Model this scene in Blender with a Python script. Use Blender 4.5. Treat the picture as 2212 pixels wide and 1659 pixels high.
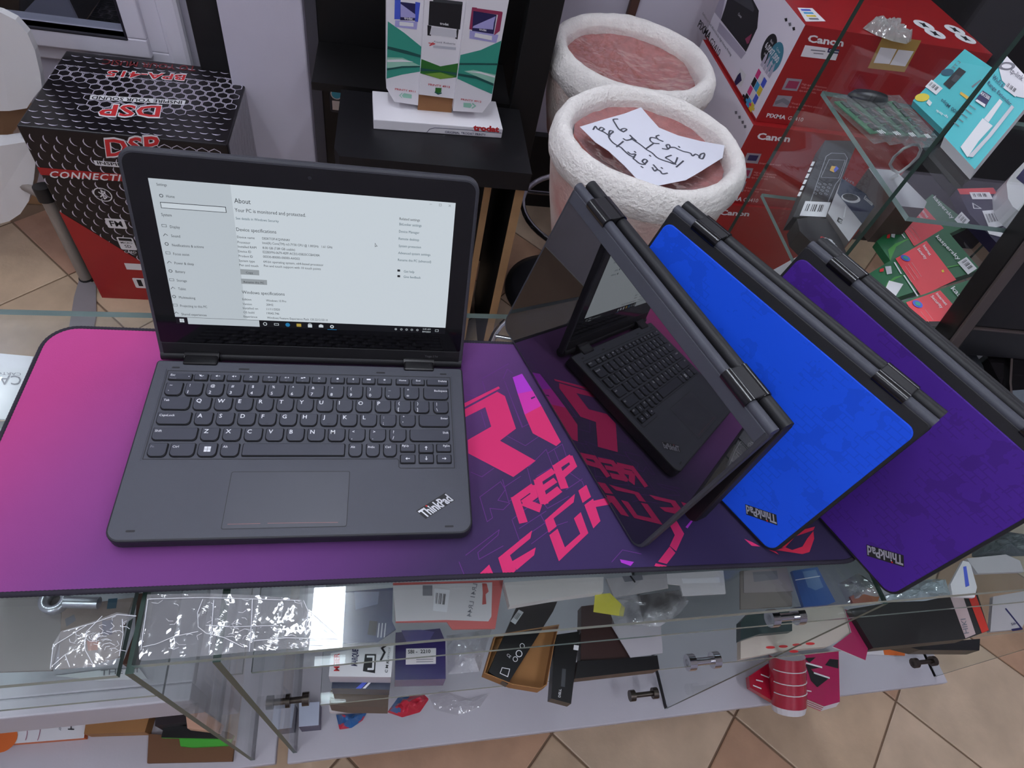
import bpy, bmesh, math, random
from mathutils import Vector, Matrix, noise

for o in list(bpy.data.objects):
    bpy.data.objects.remove(o)
SC = bpy.context.scene
COL = SC.collection
V = Vector

# ------------------------------------------------------------------ camera
PW, PH = 2212.0, 1659.0
YAW, PITCH, ROLL = 0.32787, 0.905147, 0.2847925
CPOS = V((0.0715432, -0.2233887, 0.5399372))
FPX = 1326.824
_f = V((math.sin(YAW)*math.cos(PITCH), math.cos(YAW)*math.cos(PITCH), -math.sin(PITCH)))
_r = _f.cross(V((0, 0, 1))).normalized()
_u = _r.cross(_f)
_c, _s = math.cos(ROLL), math.sin(ROLL)
CR = _c*_r + _s*_u
CU = -_s*_r + _c*_u
CF = _f
cd = bpy.data.cameras.new('camera')
cam = bpy.data.objects.new('camera', cd)
COL.objects.link(cam)
m = Matrix((CR, CU, -CF)).transposed().to_4x4()
m.translation = CPOS
cam.matrix_world = m
cd.sensor_fit = 'HORIZONTAL'
cd.sensor_width = 36.0
cd.lens = 36.0*FPX/PW
cd.clip_start = 0.01
SC.camera = cam

LAMP = 29.0      # glow of the ceiling diffusers
SCREEN = 0.80    # glow of the lit laptop screen
# ------------------------------------------------------------------ exposure, world
SC.view_settings.view_transform = 'Standard'
SC.view_settings.look = 'None'
SC.view_settings.gamma = 1.0
SC.view_settings.use_curve_mapping = False
SC.view_settings.exposure = 0.0
w = bpy.data.worlds.new('world')
SC.world = w
w.use_nodes = True
w.node_tree.nodes['Background'].inputs[0].default_value = (0.55, 0.58, 0.66, 1)
w.node_tree.nodes['Background'].inputs[1].default_value = 0.35

# ------------------------------------------------------------------ rays: a pixel of the photograph onto a real plane
def ray(p):
    return (CF*FPX + CR*(p[0]-PW/2) - CU*(p[1]-PH/2)).normalized()
def onplane(p, o, n):
    d = ray(p)
    return CPOS + d*((o-CPOS).dot(n)/d.dot(n))
def onz(p, z): return onplane(p, V((0, 0, z)), V((0, 0, 1)))
def ony(p, y): return onplane(p, V((0, y, 0)), V((0, 1, 0)))
def onx(p, x): return onplane(p, V((x, 0, 0)), V((1, 0, 0)))
def crop(x0, y0, s):
    return lambda *pts: [(x0+a*s, y0+b*s) for a, b in pts]

# ------------------------------------------------------------------ materials
MATS = {}
def lin(c):
    if isinstance(c, str):
        c = tuple(int(c[i:i+2], 16)/255 for i in (0, 2, 4))
    elif max(c) > 1: c = tuple(a/255 for a in c)
    return tuple(a/12.92 if a <= .04045 else ((a+.055)/1.055)**2.4 for a in c) + (1,)
def mat(name, color, rough=.5, metal=0, spec=.5, bump=0, bscale=200, var=0, vscale=20, emit=0, coat=0, sheen=0, trans=0, dist=.001, base=None):
    if name in MATS: return MATS[name]
    M = bpy.data.materials.new(name); M.use_nodes = True
    nt = M.node_tree; b = nt.nodes['Principled BSDF']
    col = lin(color)
    b.inputs['Base Color'].default_value = lin(base) if base else col
    b.inputs['Roughness'].default_value = rough
    b.inputs['Metallic'].default_value = metal
    b.inputs['Specular IOR Level'].default_value = spec
    b.inputs['Coat Weight'].default_value = coat
    b.inputs['Coat Roughness'].default_value = .08
    b.inputs['Sheen Weight'].default_value = sheen
    if emit:
        b.inputs['Emission Color'].default_value = col
        b.inputs['Emission Strength'].default_value = emit
    if bump or var:
        tc = nt.nodes.new('ShaderNodeTexCoord')
    if bump:
        n = nt.nodes.new('ShaderNodeTexNoise'); n.inputs['Scale'].default_value = bscale; n.inputs['Detail'].default_value = 3
        bp = nt.nodes.new('ShaderNodeBump'); bp.inputs['Strength'].default_value = bump; bp.inputs['Distance'].default_value = dist
        nt.links.new(tc.outputs['Object'], n.inputs['Vector'])
        nt.links.new(n.outputs['Fac'], bp.inputs['Height']); nt.links.new(bp.outputs['Normal'], b.inputs['Normal'])
    if var:
        n2 = nt.nodes.new('ShaderNodeTexNoise'); n2.inputs['Scale'].default_value = vscale; n2.inputs['Detail'].default_value = 4
        mx = nt.nodes.new('ShaderNodeMix'); mx.data_type = 'RGBA'
        mx.inputs[6].default_value = tuple(max(0, a*(1-var)) for a in col[:3])+(1,)
        mx.inputs[7].default_value = tuple(min(1, a*(1+var)) for a in col[:3])+(1,)
        nt.links.new(tc.outputs['Object'], n2.inputs['Vector'])
        mr = nt.nodes.new('ShaderNodeMapRange'); mr.inputs[1].default_value = .3; mr.inputs[2].default_value = .7
        nt.links.new(n2.outputs['Fac'], mr.inputs[0]); nt.links.new(mr.outputs[0], mx.inputs[0])
        nt.links.new(mx.outputs[2], b.inputs['Base Color'])
    MATS[name] = M
    return M
def clear(name, tint=(1, 1, 1), f0=.04, rough=.0, haze=0, hazecol=(.8, .8, .8), bump=0, bscale=60, hvar=None, dist=.004):
    """clear sheet: passes light straight on, mirrors by Schlick's law, with an optional part of milky haze"""
    if name in MATS: return MATS[name]
    M = bpy.data.materials.new(name); M.use_nodes = True
    nt = M.node_tree; N = nt.nodes; L = nt.links
    N.remove(N['Principled BSDF'])
    out = N['Material Output']
    tr = N.new('ShaderNodeBsdfTransparent'); tr.inputs[0].default_value = tuple(tint)+(1,)
    gl = N.new('ShaderNodeBsdfGlossy'); gl.inputs['Roughness'].default_value = rough; gl.inputs[0].default_value = (1, 1, 1, 1)
    ge = N.new('ShaderNodeNewGeometry')
    dt = N.new('ShaderNodeVectorMath'); dt.operation = 'DOT_PRODUCT'
    L.new(ge.outputs['Incoming'], dt.inputs[1])
    L.new(ge.outputs['Normal'], dt.inputs[0])
    if bump:
        tc = N.new('ShaderNodeTexCoord'); no = N.new('ShaderNodeTexNoise'); no.inputs['Scale'].default_value = bscale; no.inputs['Detail'].default_value = 2
        L.new(tc.outputs['Object'], no.inputs['Vector'])
        bp = N.new('ShaderNodeBump'); bp.inputs['Strength'].default_value = bump; bp.inputs['Distance'].default_value = dist
        L.new(no.outputs['Fac'], bp.inputs['Height']); L.new(bp.outputs['Normal'], gl.inputs['Normal'])
        L.new(bp.outputs['Normal'], dt.inputs[0])
    ab = N.new('ShaderNodeMath'); ab.operation = 'ABSOLUTE'; L.new(dt.outputs['Value'], ab.inputs[0])
    su = N.new('ShaderNodeMath'); su.operation = 'SUBTRACT'; su.inputs[0].default_value = 1; L.new(ab.outputs[0], su.inputs[1]); su.use_clamp = True
    pw = N.new('ShaderNodeMath'); pw.operation = 'POWER'; pw.inputs[1].default_value = 5; L.new(su.outputs[0], pw.inputs[0])
    ma = N.new('ShaderNodeMath'); ma.operation = 'MULTIPLY_ADD'; ma.inputs[1].default_value = 1-f0; ma.inputs[2].default_value = f0; L.new(pw.outputs[0], ma.inputs[0])
    base = tr
    if haze:
        di = N.new('ShaderNodeBsdfDiffuse'); di.inputs[0].default_value = tuple(hazecol)+(1,)
        m0 = N.new('ShaderNodeMixShader'); m0.inputs[0].default_value = haze
        if hvar:
            tc2 = N.new('ShaderNodeTexCoord'); n3 = N.new('ShaderNodeTexNoise'); n3.inputs['Scale'].default_value = hvar; n3.inputs['Detail'].default_value = 5
            L.new(tc2.outputs['Object'], n3.inputs['Vector'])
            mr = N.new('ShaderNodeMapRange'); mr.inputs[1].default_value = .4; mr.inputs[2].default_value = .75; mr.inputs[3].default_value = haze*.15; mr.inputs[4].default_value = min(1, haze*2)
            L.new(n3.outputs['Fac'], mr.inputs[0]); L.new(mr.outputs[0], m0.inputs[0])
        L.new(tr.outputs[0], m0.inputs[1]); L.new(di.outputs[0], m0.inputs[2]); base = m0
    mx = N.new('ShaderNodeMixShader'); L.new(ma.outputs[0], mx.inputs[0]); L.new(base.outputs[0], mx.inputs[1]); L.new(gl.outputs[0], mx.inputs[2])
    L.new(mx.outputs[0], out.inputs[0])
    MATS[name] = M
    return M

# ------------------------------------------------------------------ mesh builder (world coordinates)
TXT = {}
def text_mesh(s, bold=0, spacing=1):
    k = (s, bold, spacing)
    if k not in TXT:
        c = bpy.data.curves.new('t', 'FONT'); c.body = s; c.size = 1; c.resolution_u = 2; c.offset = bold; c.space_character = spacing
        o = bpy.data.objects.new('t', c); COL.objects.link(o)
        dg = bpy.context.evaluated_depsgraph_get()
        me = bpy.data.meshes.new_from_object(o.evaluated_get(dg))
        vs = [tuple(v.co) for v in me.vertices]; fs = [tuple(p.vertices) for p in me.polygons]
        bpy.data.objects.remove(o); bpy.data.curves.remove(c); bpy.data.meshes.remove(me)
        xs = [v[0] for v in vs] or [0, 1]
        TXT[k] = (vs, fs, min(xs), max(xs))
    return TXT[k]

class MB:
    def __init__(s): s.v = []; s.f = []; s.m = []; s.sm = []; s.mats = []
    def mi(s, M):
        if M not in s.mats: s.mats.append(M)
        return s.mats.index(M)
    def add(s, vs, fs, M, T=None, smooth=False):
        b = len(s.v); i = s.mi(M)
        s.v += [(T @ V(v)) if T else V(v) for v in vs]
        for f in fs: s.f.append(tuple(a+b for a in f)); s.m.append(i); s.sm.append(smooth)
    def box(s, a, b, M, T=None, bev=0, seg=2, mats=None):
        a, b = V(a), V(b)
        if bev:
            bm = bmesh.new(); bmesh.ops.create_cube(bm, size=1)
            for v in bm.verts: v.co = V([(a[i]+b[i])/2+v.co[i]*(b[i]-a[i]) for i in range(3)])
            bmesh.ops.bevel(bm, geom=list(bm.edges), offset=bev, segments=seg, affect='EDGES', profile=.5)
            bm.verts.index_update()
            s.add([v.co.copy() for v in bm.verts], [[v.index for v in f.verts] for f in bm.faces], M, T, smooth=False)
            bm.free(); return
        vs = [(x, y, z) for z in (a[2], b[2]) for y in (a[1], b[1]) for x in (a[0], b[0])]
        fs = [(0, 2, 3, 1), (4, 5, 7, 6), (0, 1, 5, 4), (2, 6, 7, 3), (0, 4, 6, 2), (1, 3, 7, 5)]
        if mats is None: s.add(vs, fs, M, T)
        else:  # order: bottom top front(-y) back left right
            for f, mm in zip(fs, mats): s.add(vs, [f], mm or M, T)
    def prism(s, poly, z0, z1, M, T=None, side=None, bottom=None):
        n = len(poly)
        ar = sum(poly[i][0]*poly[(i+1) % n][1]-poly[(i+1) % n][0]*poly[i][1] for i in range(n))
        if ar < 0: poly = poly[::-1]
        vs = [(p[0], p[1], z0) for p in poly]+[(p[0], p[1], z1) for p in poly]
        s.add(vs, [tuple(range(n, 2*n))], M, T)
        s.add(vs, [tuple(range(n-1, -1, -1))], bottom or side or M, T)
        s.add(vs, [(i, (i+1) % n, n+(i+1) % n, n+i) for i in range(n)], side or M, T)
    def tube(s, path, r, M, n=10, closed=False, T=None, caps=True, flat=None):
        path = [V(p) for p in path]; k = len(path); vs = []; fs = []
        rr = r if isinstance(r, (list, tuple)) else [r]*k
        up = None
        for i, p in enumerate(path):
            a = path[(i-1) % k] if (i or closed) else p
            b = path[(i+1) % k] if (i < k-1 or closed) else p
            t = (b-a).normalized()
            if up is None:
                up = t.orthogonal().normalized() if flat is None else V(flat)
            sd = t.cross(up)
            if sd.length < 1e-6: sd = t.orthogonal()
            sd.normalize(); up = sd.cross(t).normalized()
            for j in range(n):
                an = 2*math.pi*j/n
                vs.append(p+sd*(rr[i]*math.cos(an))+up*(rr[i]*math.sin(an)))
        for i in range(k if closed else k-1):
            for j in range(n):
                a = i*n+j; b = i*n+(j+1) % n; c = ((i+1) % k)*n+(j+1) % n; d = ((i+1) % k)*n+j
                fs.append((a, b, c, d))
        s.add(vs, fs, M, T, True)
        if caps and not closed:
            s.add(vs, [tuple(range(n-1, -1, -1)), tuple(range((k-1)*n, k*n))], M, T)
    def lathe(s, prof, M, c=(0, 0, 0), n=40, jit=0, seed=0, T=None):
        vs = []; fs = []; k = len(prof); c = V(c)
        for i, (r, z) in enumerate(prof):
            for j in range(n):
                a = 2*math.pi*j/n; p = V((math.cos(a)*r, math.sin(a)*r, z))
                if jit and r > 1e-4:
                    q = noise.noise_vector(p*9+V((seed, 0, 0)))*jit + noise.noise_vector(p*40+V((seed, 3, 0)))*jit*.35
                    p += q
                vs.append(c+p)
        for i in range(k-1):
            for j in range(n):
                fs.append((i*n+j, i*n+(j+1) % n, (i+1)*n+(j+1) % n, (i+1)*n+j))
        s.add(vs, fs, M, T, True)
    def poly(s, pts, M, T=None): s.add(pts, [tuple(range(len(pts)))], M, T)
    def sheet(s, pts, th, M, side=None):
        """flat polygon of 3-D points (planar) with a thickness along its normal"""
        pts = [V(p) for p in pts]; n = V((0, 0, 0)); k = len(pts)
        for i in range(k): n += (pts[i]-pts[0]).cross(pts[(i+1) % k]-pts[0])
        n.normalize()
        if n.dot(CPOS-pts[0]) < 0: pts = pts[::-1]; n = -n
        bk = [p-n*th for p in pts]
        s.add(pts+bk, [tuple(range(k)), tuple(range(2*k-1, k-1, -1))], M)
        s.add(pts+bk, [(i, k+i, k+(i+1) % k, (i+1) % k) for i in range(k)], side or M)

WM = {}
def build(mb, name, parent=None, shade=True):
    me = bpy.data.meshes.new(name)
    if parent is None:
        lo = V([min(v[i] for v in mb.v) for i in range(3)]); hi = V([max(v[i] for v in mb.v) for i in range(3)])
        T = Matrix.Translation(V(((lo[0]+hi[0])/2, (lo[1]+hi[1])/2, lo[2])))
    else: T = WM[parent.name]
    inv = T.inverted()
    me.from_pydata([inv @ v for v in mb.v], [], mb.f)
    for M in mb.mats: me.materials.append(M)
    me.polygons.foreach_set('material_index', mb.m)
    me.polygons.foreach_set('use_smooth', mb.sm)
    me.update()
    o = bpy.data.objects.new(name, me); COL.objects.link(o)
    if parent: o.parent = parent
    else: o.matrix_world = T
    WM[o.name] = T
    return o
def tag(o, label=None, cat=None, group=None, kind=None):
    if label: o['label'] = label
    if cat: o['category'] = cat
    if group: o['group'] = group
    if kind: o['kind'] = kind
    return o
def thing(name, label, cat, loc=(0, 0, 0), group=None):
    o = bpy.data.objects.new(name, None); COL.objects.link(o); o.location = loc; o.empty_display_size = .05
    WM[o.name] = Matrix.Translation(V(loc))
    return tag(o, label, cat, group)
def struct(mb, name, parent=None):
    o = build(mb, name, parent)
    if parent is None: o['kind'] = 'structure'
    return o
def single(mb, name, label, cat, group=None): return tag(build(mb, name), label, cat, group)

class Plane:
    """a printed face: origin o, right axis X, up axis Y; print goes just above it"""
    def __init__(s, o, X, Y, mb=None, lift=.0003):
        s.o = V(o); s.X = V(X).normalized(); s.Y = V(Y).normalized(); s.N = s.X.cross(s.Y).normalized(); s.mb = mb or MB(); s.lift = lift
        if s.N.dot(CPOS-s.o) < 0 and not getattr(s, 'keep', 0): s.flip = -1
        else: s.flip = 1
    def p3(s, u, v, k=1): return s.o+s.X*u+s.Y*v+s.N*(s.flip*s.lift*k)
    def uv(s, px):
        q = onplane(px, s.o, s.N)-s.o
        return (q.dot(s.X), q.dot(s.Y))
    cnt = 0
    clip = None
    def poly(s, pts, M, k=1):
        if s.clip:
            for ax, lim, sg in ((0, s.clip[0], 1), (1, s.clip[1], 1), (0, s.clip[2], -1), (1, s.clip[3], -1)):
                out = []
                for i in range(len(pts)):
                    a, c = pts[i], pts[(i+1) % len(pts)]; da, dc = sg*(a[ax]-lim), sg*(c[ax]-lim)
                    if da >= 0: out.append(a)
                    if da*dc < 0: t = da/(da-dc); out.append((a[0]+(c[0]-a[0])*t, a[1]+(c[1]-a[1])*t))
                pts = out
                if len(pts) < 3: return
        s.cnt += 1; q = s.N*(s.flip*(s.cnt % 80)*1.2e-6)   # overlapping patches of print never share one height
        s.mb.poly([s.p3(u, v, k)+q for u, v in pts], M)
    def rect(s, u0, v0, u1, v1, M, k=1): s.poly([(u0, v0), (u1, v0), (u1, v1), (u0, v1)], M, k)
    def disc(s, u, v, r, M, k=1, n=20, ry=None, r0=0, a0=0, a1=2*math.pi):
        ry = ry or r
        A = [a0+(a1-a0)*i/n for i in range(n+1)]
        if r0:
            for a, b in zip(A, A[1:]):
                s.poly([(u+r*math.cos(a), v+ry*math.sin(a)), (u+r*math.cos(b), v+ry*math.sin(b)), (u+r0*math.cos(b), v+r0*ry/r*math.sin(b)), (u+r0*math.cos(a), v+r0*ry/r*math.sin(a))], M, k)
        else: s.poly([(u+r*math.cos(a), v+ry*math.sin(a)) for a in A[:-1]], M, k)
    def stroke(s, pts, w, M, k=1):
        for (a, b), (c, d) in zip(pts, pts[1:]):
            l = math.hypot(c-a, d-b) or 1; x, y = (c-a)/l*w/2, (d-b)/l*w/2
            s.poly([(a-y-x*.6, b+x-y*.6), (a+y-x*.6, b-x-y*.6), (c+y+x*.6, d-x+y*.6), (c-y+x*.6, d+x+y*.6)], M, k)
    def text(s, t, u, v, h, M, k=2, bold=0, width=None, align='l', xs=1, sp=1):
        vs, fs, x0, x1 = text_mesh(t, bold, sp)
        sc = h/.70; sx = sc*xs if width is None else width/(x1-x0)
        off = {'l': x0, 'c': (x0+x1)/2, 'r': x1}[align]
        s.mb.add([s.p3(u+(a[0]-off)*sx, v+a[1]*sc, k) for a in vs], fs, M)
    # the same, placed by pixels of the photograph on this face
    def ppoly(s, px, M, k=1): s.poly([s.uv(p) for p in px], M, k)
    def pstroke(s, px, w, M, k=1):
        s.stroke([s.uv(p) for p in px], w, M, k)
    def ptext(s, t, p0, p1, pt, M, k=2, bold=0, sp=1):
        a, b, c = s.uv(p0), s.uv(p1), s.uv(pt)
        vs, fs, x0, x1 = text_mesh(t, bold, sp)
        W = x1-x0; ex = ((b[0]-a[0])/W, (b[1]-a[1])/W); ey = ((c[0]-a[0])/.70, (c[1]-a[1])/.70)
        s.mb.add([s.p3(a[0]+(q[0]-x0)*ex[0]+q[1]*ey[0], a[1]+(q[0]-x0)*ex[1]+q[1]*ey[1], k) for q in vs], fs, M)
    def pcurve(s, px, w, M, k=1):
        q = [s.uv(p) for p in px]; n = len(q); out = []
        for i in range(n-1):
            p0, p1, p2, p3 = q[max(0, i-1)], q[i], q[i+1], q[min(n-1, i+2)]
            for j in range(4):
                t = j/4; out.append(tuple(.5*(2*p1[a]+(p2[a]-p0[a])*t+(2*p0[a]-5*p1[a]+4*p2[a]-p3[a])*t*t+(3*p1[a]-p0[a]-3*p2[a]+p3[a])*t**3) for a in (0, 1)))
        s.stroke(out+[q[-1]], w, M, k)
    def build(s, name, parent): return build(s.mb, name, parent)
def rrect(x0, y0, x1, y1, r, n=5, rs=None):
    out = []
    for i, (cx, cy, a) in enumerate(((x1-r, y1-r, 0), (x0+r, y1-r, 90), (x0+r, y0+r, 180), (x1-r, y0+r, 270))):
        q = rs[i] if rs else r
        cx = {0: x1-q, 1: x0+q, 2: x0+q, 3: x1-q}[i]; cy = {0: y1-q, 1: y1-q, 2: y0+q, 3: y0+q}[i]
        for j in range(n+1):
            t = math.radians(a+90*j/n); out.append((cx+q*math.cos(t), cy+q*math.sin(t)))
    return out

def crumpled(px, zfun, zp, N=56, R=9):
    """a sheet spanned from an outline to its middle in rings, lifted by zfun(x, y, depth from the rim)"""
    P = [onz(p, zp) for p in px]; n = len(P); per = [(P[(i+1) % n]-P[i]).length for i in range(n)]; tot = sum(per); ring = []
    for k in range(N):
        d = tot*k/N; i = 0
        while d > per[i]: d -= per[i]; i = (i+1) % n
        ring.append(P[i].lerp(P[(i+1) % n], d/per[i]))
    c = sum(ring, V((0, 0, 0)))/N; vs = []; fs = []
    for r in range(R):
        f = r/R
        for p in ring:
            q = p.lerp(c, f); vs.append((q.x, q.y, zfun(q.x, q.y, (q-p).length)))
    vs.append((c.x, c.y, zfun(c.x, c.y, .05)))
    for r in range(R-1):
        for k in range(N): fs.append((r*N+k, r*N+(k+1) % N, (r+1)*N+(k+1) % N, (r+1)*N+k))
    for k in range(N): fs.append(((R-1)*N+k, (R-1)*N+(k+1) % N, R*N))
    return vs, fs
# ================================================================== structure
FLOOR = -0.95
CEIL = 1.85
WALLY = 1.58      # wall with the window, left of the pillar
WALLY2 = 1.80     # wall behind the stools
grout = mat('grout', (128, 104, 84), .9)
wallm = mat('wall_paint', (206, 200, 214), .75, bump=.15, bscale=300, var=.04, vscale=3)
wallg = mat('wall_paint_side', (196, 192, 204), .8, var=.04, vscale=3)
mb = MB(); mb.box((-2.6, -2.4, FLOOR-.06), (3.0, 1.9, FLOOR-.004), grout)
floor = struct(mb, 'floor')
# square tiles laid on the diagonal
TH = 0.2195
tmats = [mat('tile_%s' % n, c, .38, bump=.25, bscale=90, var=.16, vscale=9, dist=.0015) for n, c in
         (('sand', (192, 166, 138)), ('clay', (184, 146, 118)), ('straw', (198, 174, 148)), ('rose', (180, 140, 116)))]
tm = []
q = TH-.0035
for M in tmats:
    b = MB(); pts = [(q, 0), (0, q), (-q, 0), (0, -q)]; pts2 = [(p[0]*.985, p[1]*.985) for p in pts]
    vs = [(x, y, -.006) for x, y in pts]+[(x, y, -.0012) for x, y in pts]+[(x, y, 0) for x, y in pts2]
    b.add(vs, [(0, 1, 5, 4), (1, 2, 6, 5), (2, 3, 7, 6), (3, 0, 4, 7), (4, 5, 9, 8), (5, 6, 10, 9), (6, 7, 11, 10), (7, 4, 8, 11), (8, 9, 10, 11)], M)
    me = bpy.data.meshes.new('tile'); me.from_pydata(b.v, [], b.f); me.materials.append(M); tm.append(me)
rnd = random.Random(4)
fl = WM[floor.name].translation
for i in range(-9, 10):
    for j in range(-6, 11):
        if (i+j) % 2: continue
        x, y = .4405+i*TH, -.0624+j*TH+TH*0
        # lattice points are tile corners: tile centres sit half a diagonal to the right
        x += TH
        if -1.55 < x < 2.35 and -.75 < y < 1.95:
            if x < -.36 and y > WALLY-.05 or y > WALLY2-.05: continue
            o = bpy.data.objects.new('tile', tm[rnd.choice((0, 0, 1, 2, 2, 3))]); COL.objects.link(o)
            o.parent = floor; o.location = V((x, y, FLOOR))-fl
            o.rotation_euler.z = rnd.choice((0, math.pi/2, math.pi, -math.pi/2))
# walls
mb = MB(); mb.box((-.15, WALLY2, FLOOR), (3.0, WALLY2+.1, CEIL), wallm); struct(mb, 'wall_back')
mb = MB()
wx0, wx1 = -2.6, -.345
# the window wall with its opening
W0 = ony((60, 71), WALLY); W1 = ony((295, 86), WALLY)
oz = W0.z-.05; ox1 = W1.x+.075
mb.box((wx0, WALLY, FLOOR), (wx1, WALLY+.12, oz), wallg)
mb.box((ox1, WALLY, oz), (wx1, WALLY+.12, CEIL), wallg)
mb.box((wx0, WALLY, oz+1.1), (ox1, WALLY+.12, CEIL), wallg)
mb.box((wx0, WALLY, oz), (-1.75, WALLY+.12, oz+1.1), wallg)
struct(mb, 'wall_window')
skirt = mat('skirting_tile', (200, 160, 118), .45, var=.12, vscale=6)
mb = MB(); mb.box((-2.6, WALLY-.012, FLOOR-.002), (wx1, WALLY-.0005, FLOOR+.075), skirt); struct(mb, 'baseboard_window')
mb = MB(); mb.box((-2.7, -2.4, FLOOR), (-2.6, WALLY, CEIL), wallg); struct(mb, 'wall_left')
mb = MB(); mb.box((3.0, -2.4, FLOOR), (3.1, WALLY2, CEIL), wallg); struct(mb, 'wall_right')
mb = MB(); mb.box((-2.6, -2.5, FLOOR), (3.0, -2.4, CEIL), wallg); struct(mb, 'wall_front')
mb = MB(); mb.box((-2.7, -2.5, CEIL), (3.1, 1.92, CEIL+.08), mat('ceiling_paint', (225, 224, 222), .9)); struct(mb, 'ceiling')
# pillar
mb = MB(); mb.box((-.350, 1.44, FLOOR), (-.152, 1.92, CEIL), wallm, bev=.004); struct(mb, 'wall_pillar')
blk = mat('black_paint', (15, 13, 15), .55, bump=.1, bscale=150)
mb = MB(); mb.box((-.437, 1.50, FLOOR), (-.352, WALLY-.002, CEIL), blk, bev=.003); struct(mb, 'trim_1')
mb = MB(); p = ony((1357, 40), WALLY2); mb.box((p.x-.014, WALLY2-.02, FLOOR), (p.x+.014, WALLY2-.0005, CEIL), mat('conduit_brown', (84, 56, 46), .5), bev=.003); struct(mb, 'trim_2')
mb = MB(); mb.box((1.32, 1.72, FLOOR), (2.7, WALLY2-.002, .95), blk, bev=.003); struct(mb, 'wall_black_panel')
mb = MB(); mb.box((-.15, WALLY2-.03, FLOOR), (.98, WALLY2-.0005, FLOOR+.3), blk); struct(mb, 'baseboard_back')
# window: white plastic frame, inner sash, pane
pvc = mat('white_pvc', (226, 222, 232), .28, spec=.6)
gask = mat('gasket', (24, 20, 34), .6)
def frame(mb, x0, x1, z0, z1, wd, y0, y1, M):
    mb.box((x0, y0, z0), (x1, y1, z0+wd), M, bev=.004); mb.box((x0, y0, z1-wd), (x1, y1, z1), M, bev=.004)
    mb.box((x0, y0, z0+wd-.001), (x0+wd, y1, z1-wd+.001), M, bev=.004); mb.box((x1-wd, y0, z0+wd-.001), (x1, y1, z1-wd+.001), M, bev=.004)
win = MB(); frame(win, -1.755, ox1+.005, oz-.005, oz+1.105, .052, WALLY-.016, WALLY+.06, pvc)
wo = struct(win, 'window_1')
b = MB(); frame(b, -1.71, ox1-.038, oz+.036, oz+1.06, .05, WALLY-.034, WALLY+.04, pvc); build(b, 'window_sash', wo)
b = MB(); frame(b, -1.668, ox1-.082, oz+.078, oz+1.02, .008, WALLY-.036, WALLY+.0, gask); build(b, 'gasket', wo)
b = MB(); b.box((-1.665, WALLY-.004, oz+.08), (ox1-.085, WALLY+.002, oz+1.018), clear('window_glass', (.82, .84, .88), .05)); build(b, 'window_pane', wo)
b = MB(); b.box((ox1+.004, WALLY-.03, FLOOR+.09), (ox1+.06, WALLY-.001, CEIL-.05), pvc, bev=.012); struct(b, 'trim_3')
# what stands outside the window: a dark yard with a pale sheet of board and dark boards
yard = MB(); yard.box((-2.6, 2.5, FLOOR), (-.45, 2.55, CEIL), mat('night_yard', (20, 18, 20), .9)); struct(yard, 'wall_yard')
b = MB(); b.box((-2.6, WALLY+.12, FLOOR-.04), (-.45, 2.5, FLOOR), mat('yard_ground', (70, 64, 64), .9)); struct(b, 'floor_yard')
b = MB(); b.sheet([ony(p, 1.74) for p in ((34, 44), (78, -2), (84, -70), (118, -70), (146, 0), (187, 84), (60, 82))], .01, mat('pale_board', (150, 146, 156), .8)); single(b, 'pale_board', 'pale grey board leaning outside the window', 'board')

# ------------------------------------------------------------------ ceiling lamps: opal battens, one mirrored in the counter glass, the rest added for light
lampw = mat('opal_diffuser', (236, 243, 255), .5, emit=LAMP)
hous = mat('lamp_housing', (230, 230, 228), .4)
def lamp(x, y0, y1, label, wd=.112):
    t = thing('ceiling_lamp', label, 'lamp', (x, (y0+y1)/2, CEIL-.06), 'ceiling battens')
    b = MB(); b.box((x-.03, y0, CEIL-.045), (x+.03, y1, CEIL-.0005), hous, bev=.006); build(b, 'housing', t)
    b = MB(); b.prism([(wd/2*math.cos(a), .012+.0*0+.018*math.sin(a)) for a in [math.pi*i/8 for i in range(9)]], y0, y1, lampw, Matrix(((1, 0, 0, x), (0, 0, 1, 0), (0, -1, 0, CEIL-.04), (0, 0, 0, 1)))); build(b, 'diffuser', t)
lamp(-.118, -.45, .92, 'long opal ceiling batten above the open laptop')
lamp(1.75, .72, 1.70, 'added unseen opal ceiling batten above the glass cabinet')  # added out of view for more light, set clear of the glass reflection
lamp(-1.55, .62, 1.5, 'added unseen opal ceiling batten above the left of the room')  # added out of view to brighten the left side
lamp(1.0, -2.1, -.8, 'added unseen opal ceiling batten behind the viewer at the right')  # added fill behind the viewer, never in view
lamp(-1.1, -2.1, -.8, 'added unseen opal ceiling batten behind the viewer at the left')  # second added fill lamp behind the viewer
# ================================================================== glass display counter
CA = math.radians(1.45)
glass = clear('counter_glass', (.93, .965, .955), .045)
gedge = mat('glass_edge', (128, 150, 146), .15, spec=.6)
gedge2 = mat('glass_edge_dark', (52, 72, 64), .35, spec=.3)
def rotp(x, y): # counter frame -> world
    return (x*math.cos(CA)-y*math.sin(CA), x*math.sin(CA)+y*math.cos(CA))
CT = Matrix.Rotation(CA, 4, 'Z')
chrome = mat('chrome', (210, 210, 214), .12, metal=1)
steel = mat('dark_steel', (92, 84, 78), .35, metal=1)
white_board = mat('white_board', (190, 185, 192), .55, var=.03, vscale=6, bump=.1, bscale=300)
sglass = clear('shelf_glass', (.95, .975, .965), .012)
def plate(mb, x0, x1, y0, y1, z0, z1, glass=glass):
    mb.box((x0, y0, z0), (x1, y1, z1), glass, CT, mats=[glass, glass, gedge, gedge, gedge2, gedge2])
def pane_x(mb, x, y0, y1, z0, z1, t=.006, glass=sglass): # vertical pane running front to back
    mb.box((x-t/2, y0, z0), (x+t/2, y1, z1), glass, CT, mats=[gedge2, gedge2, gedge2, gedge2, glass, glass])
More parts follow.
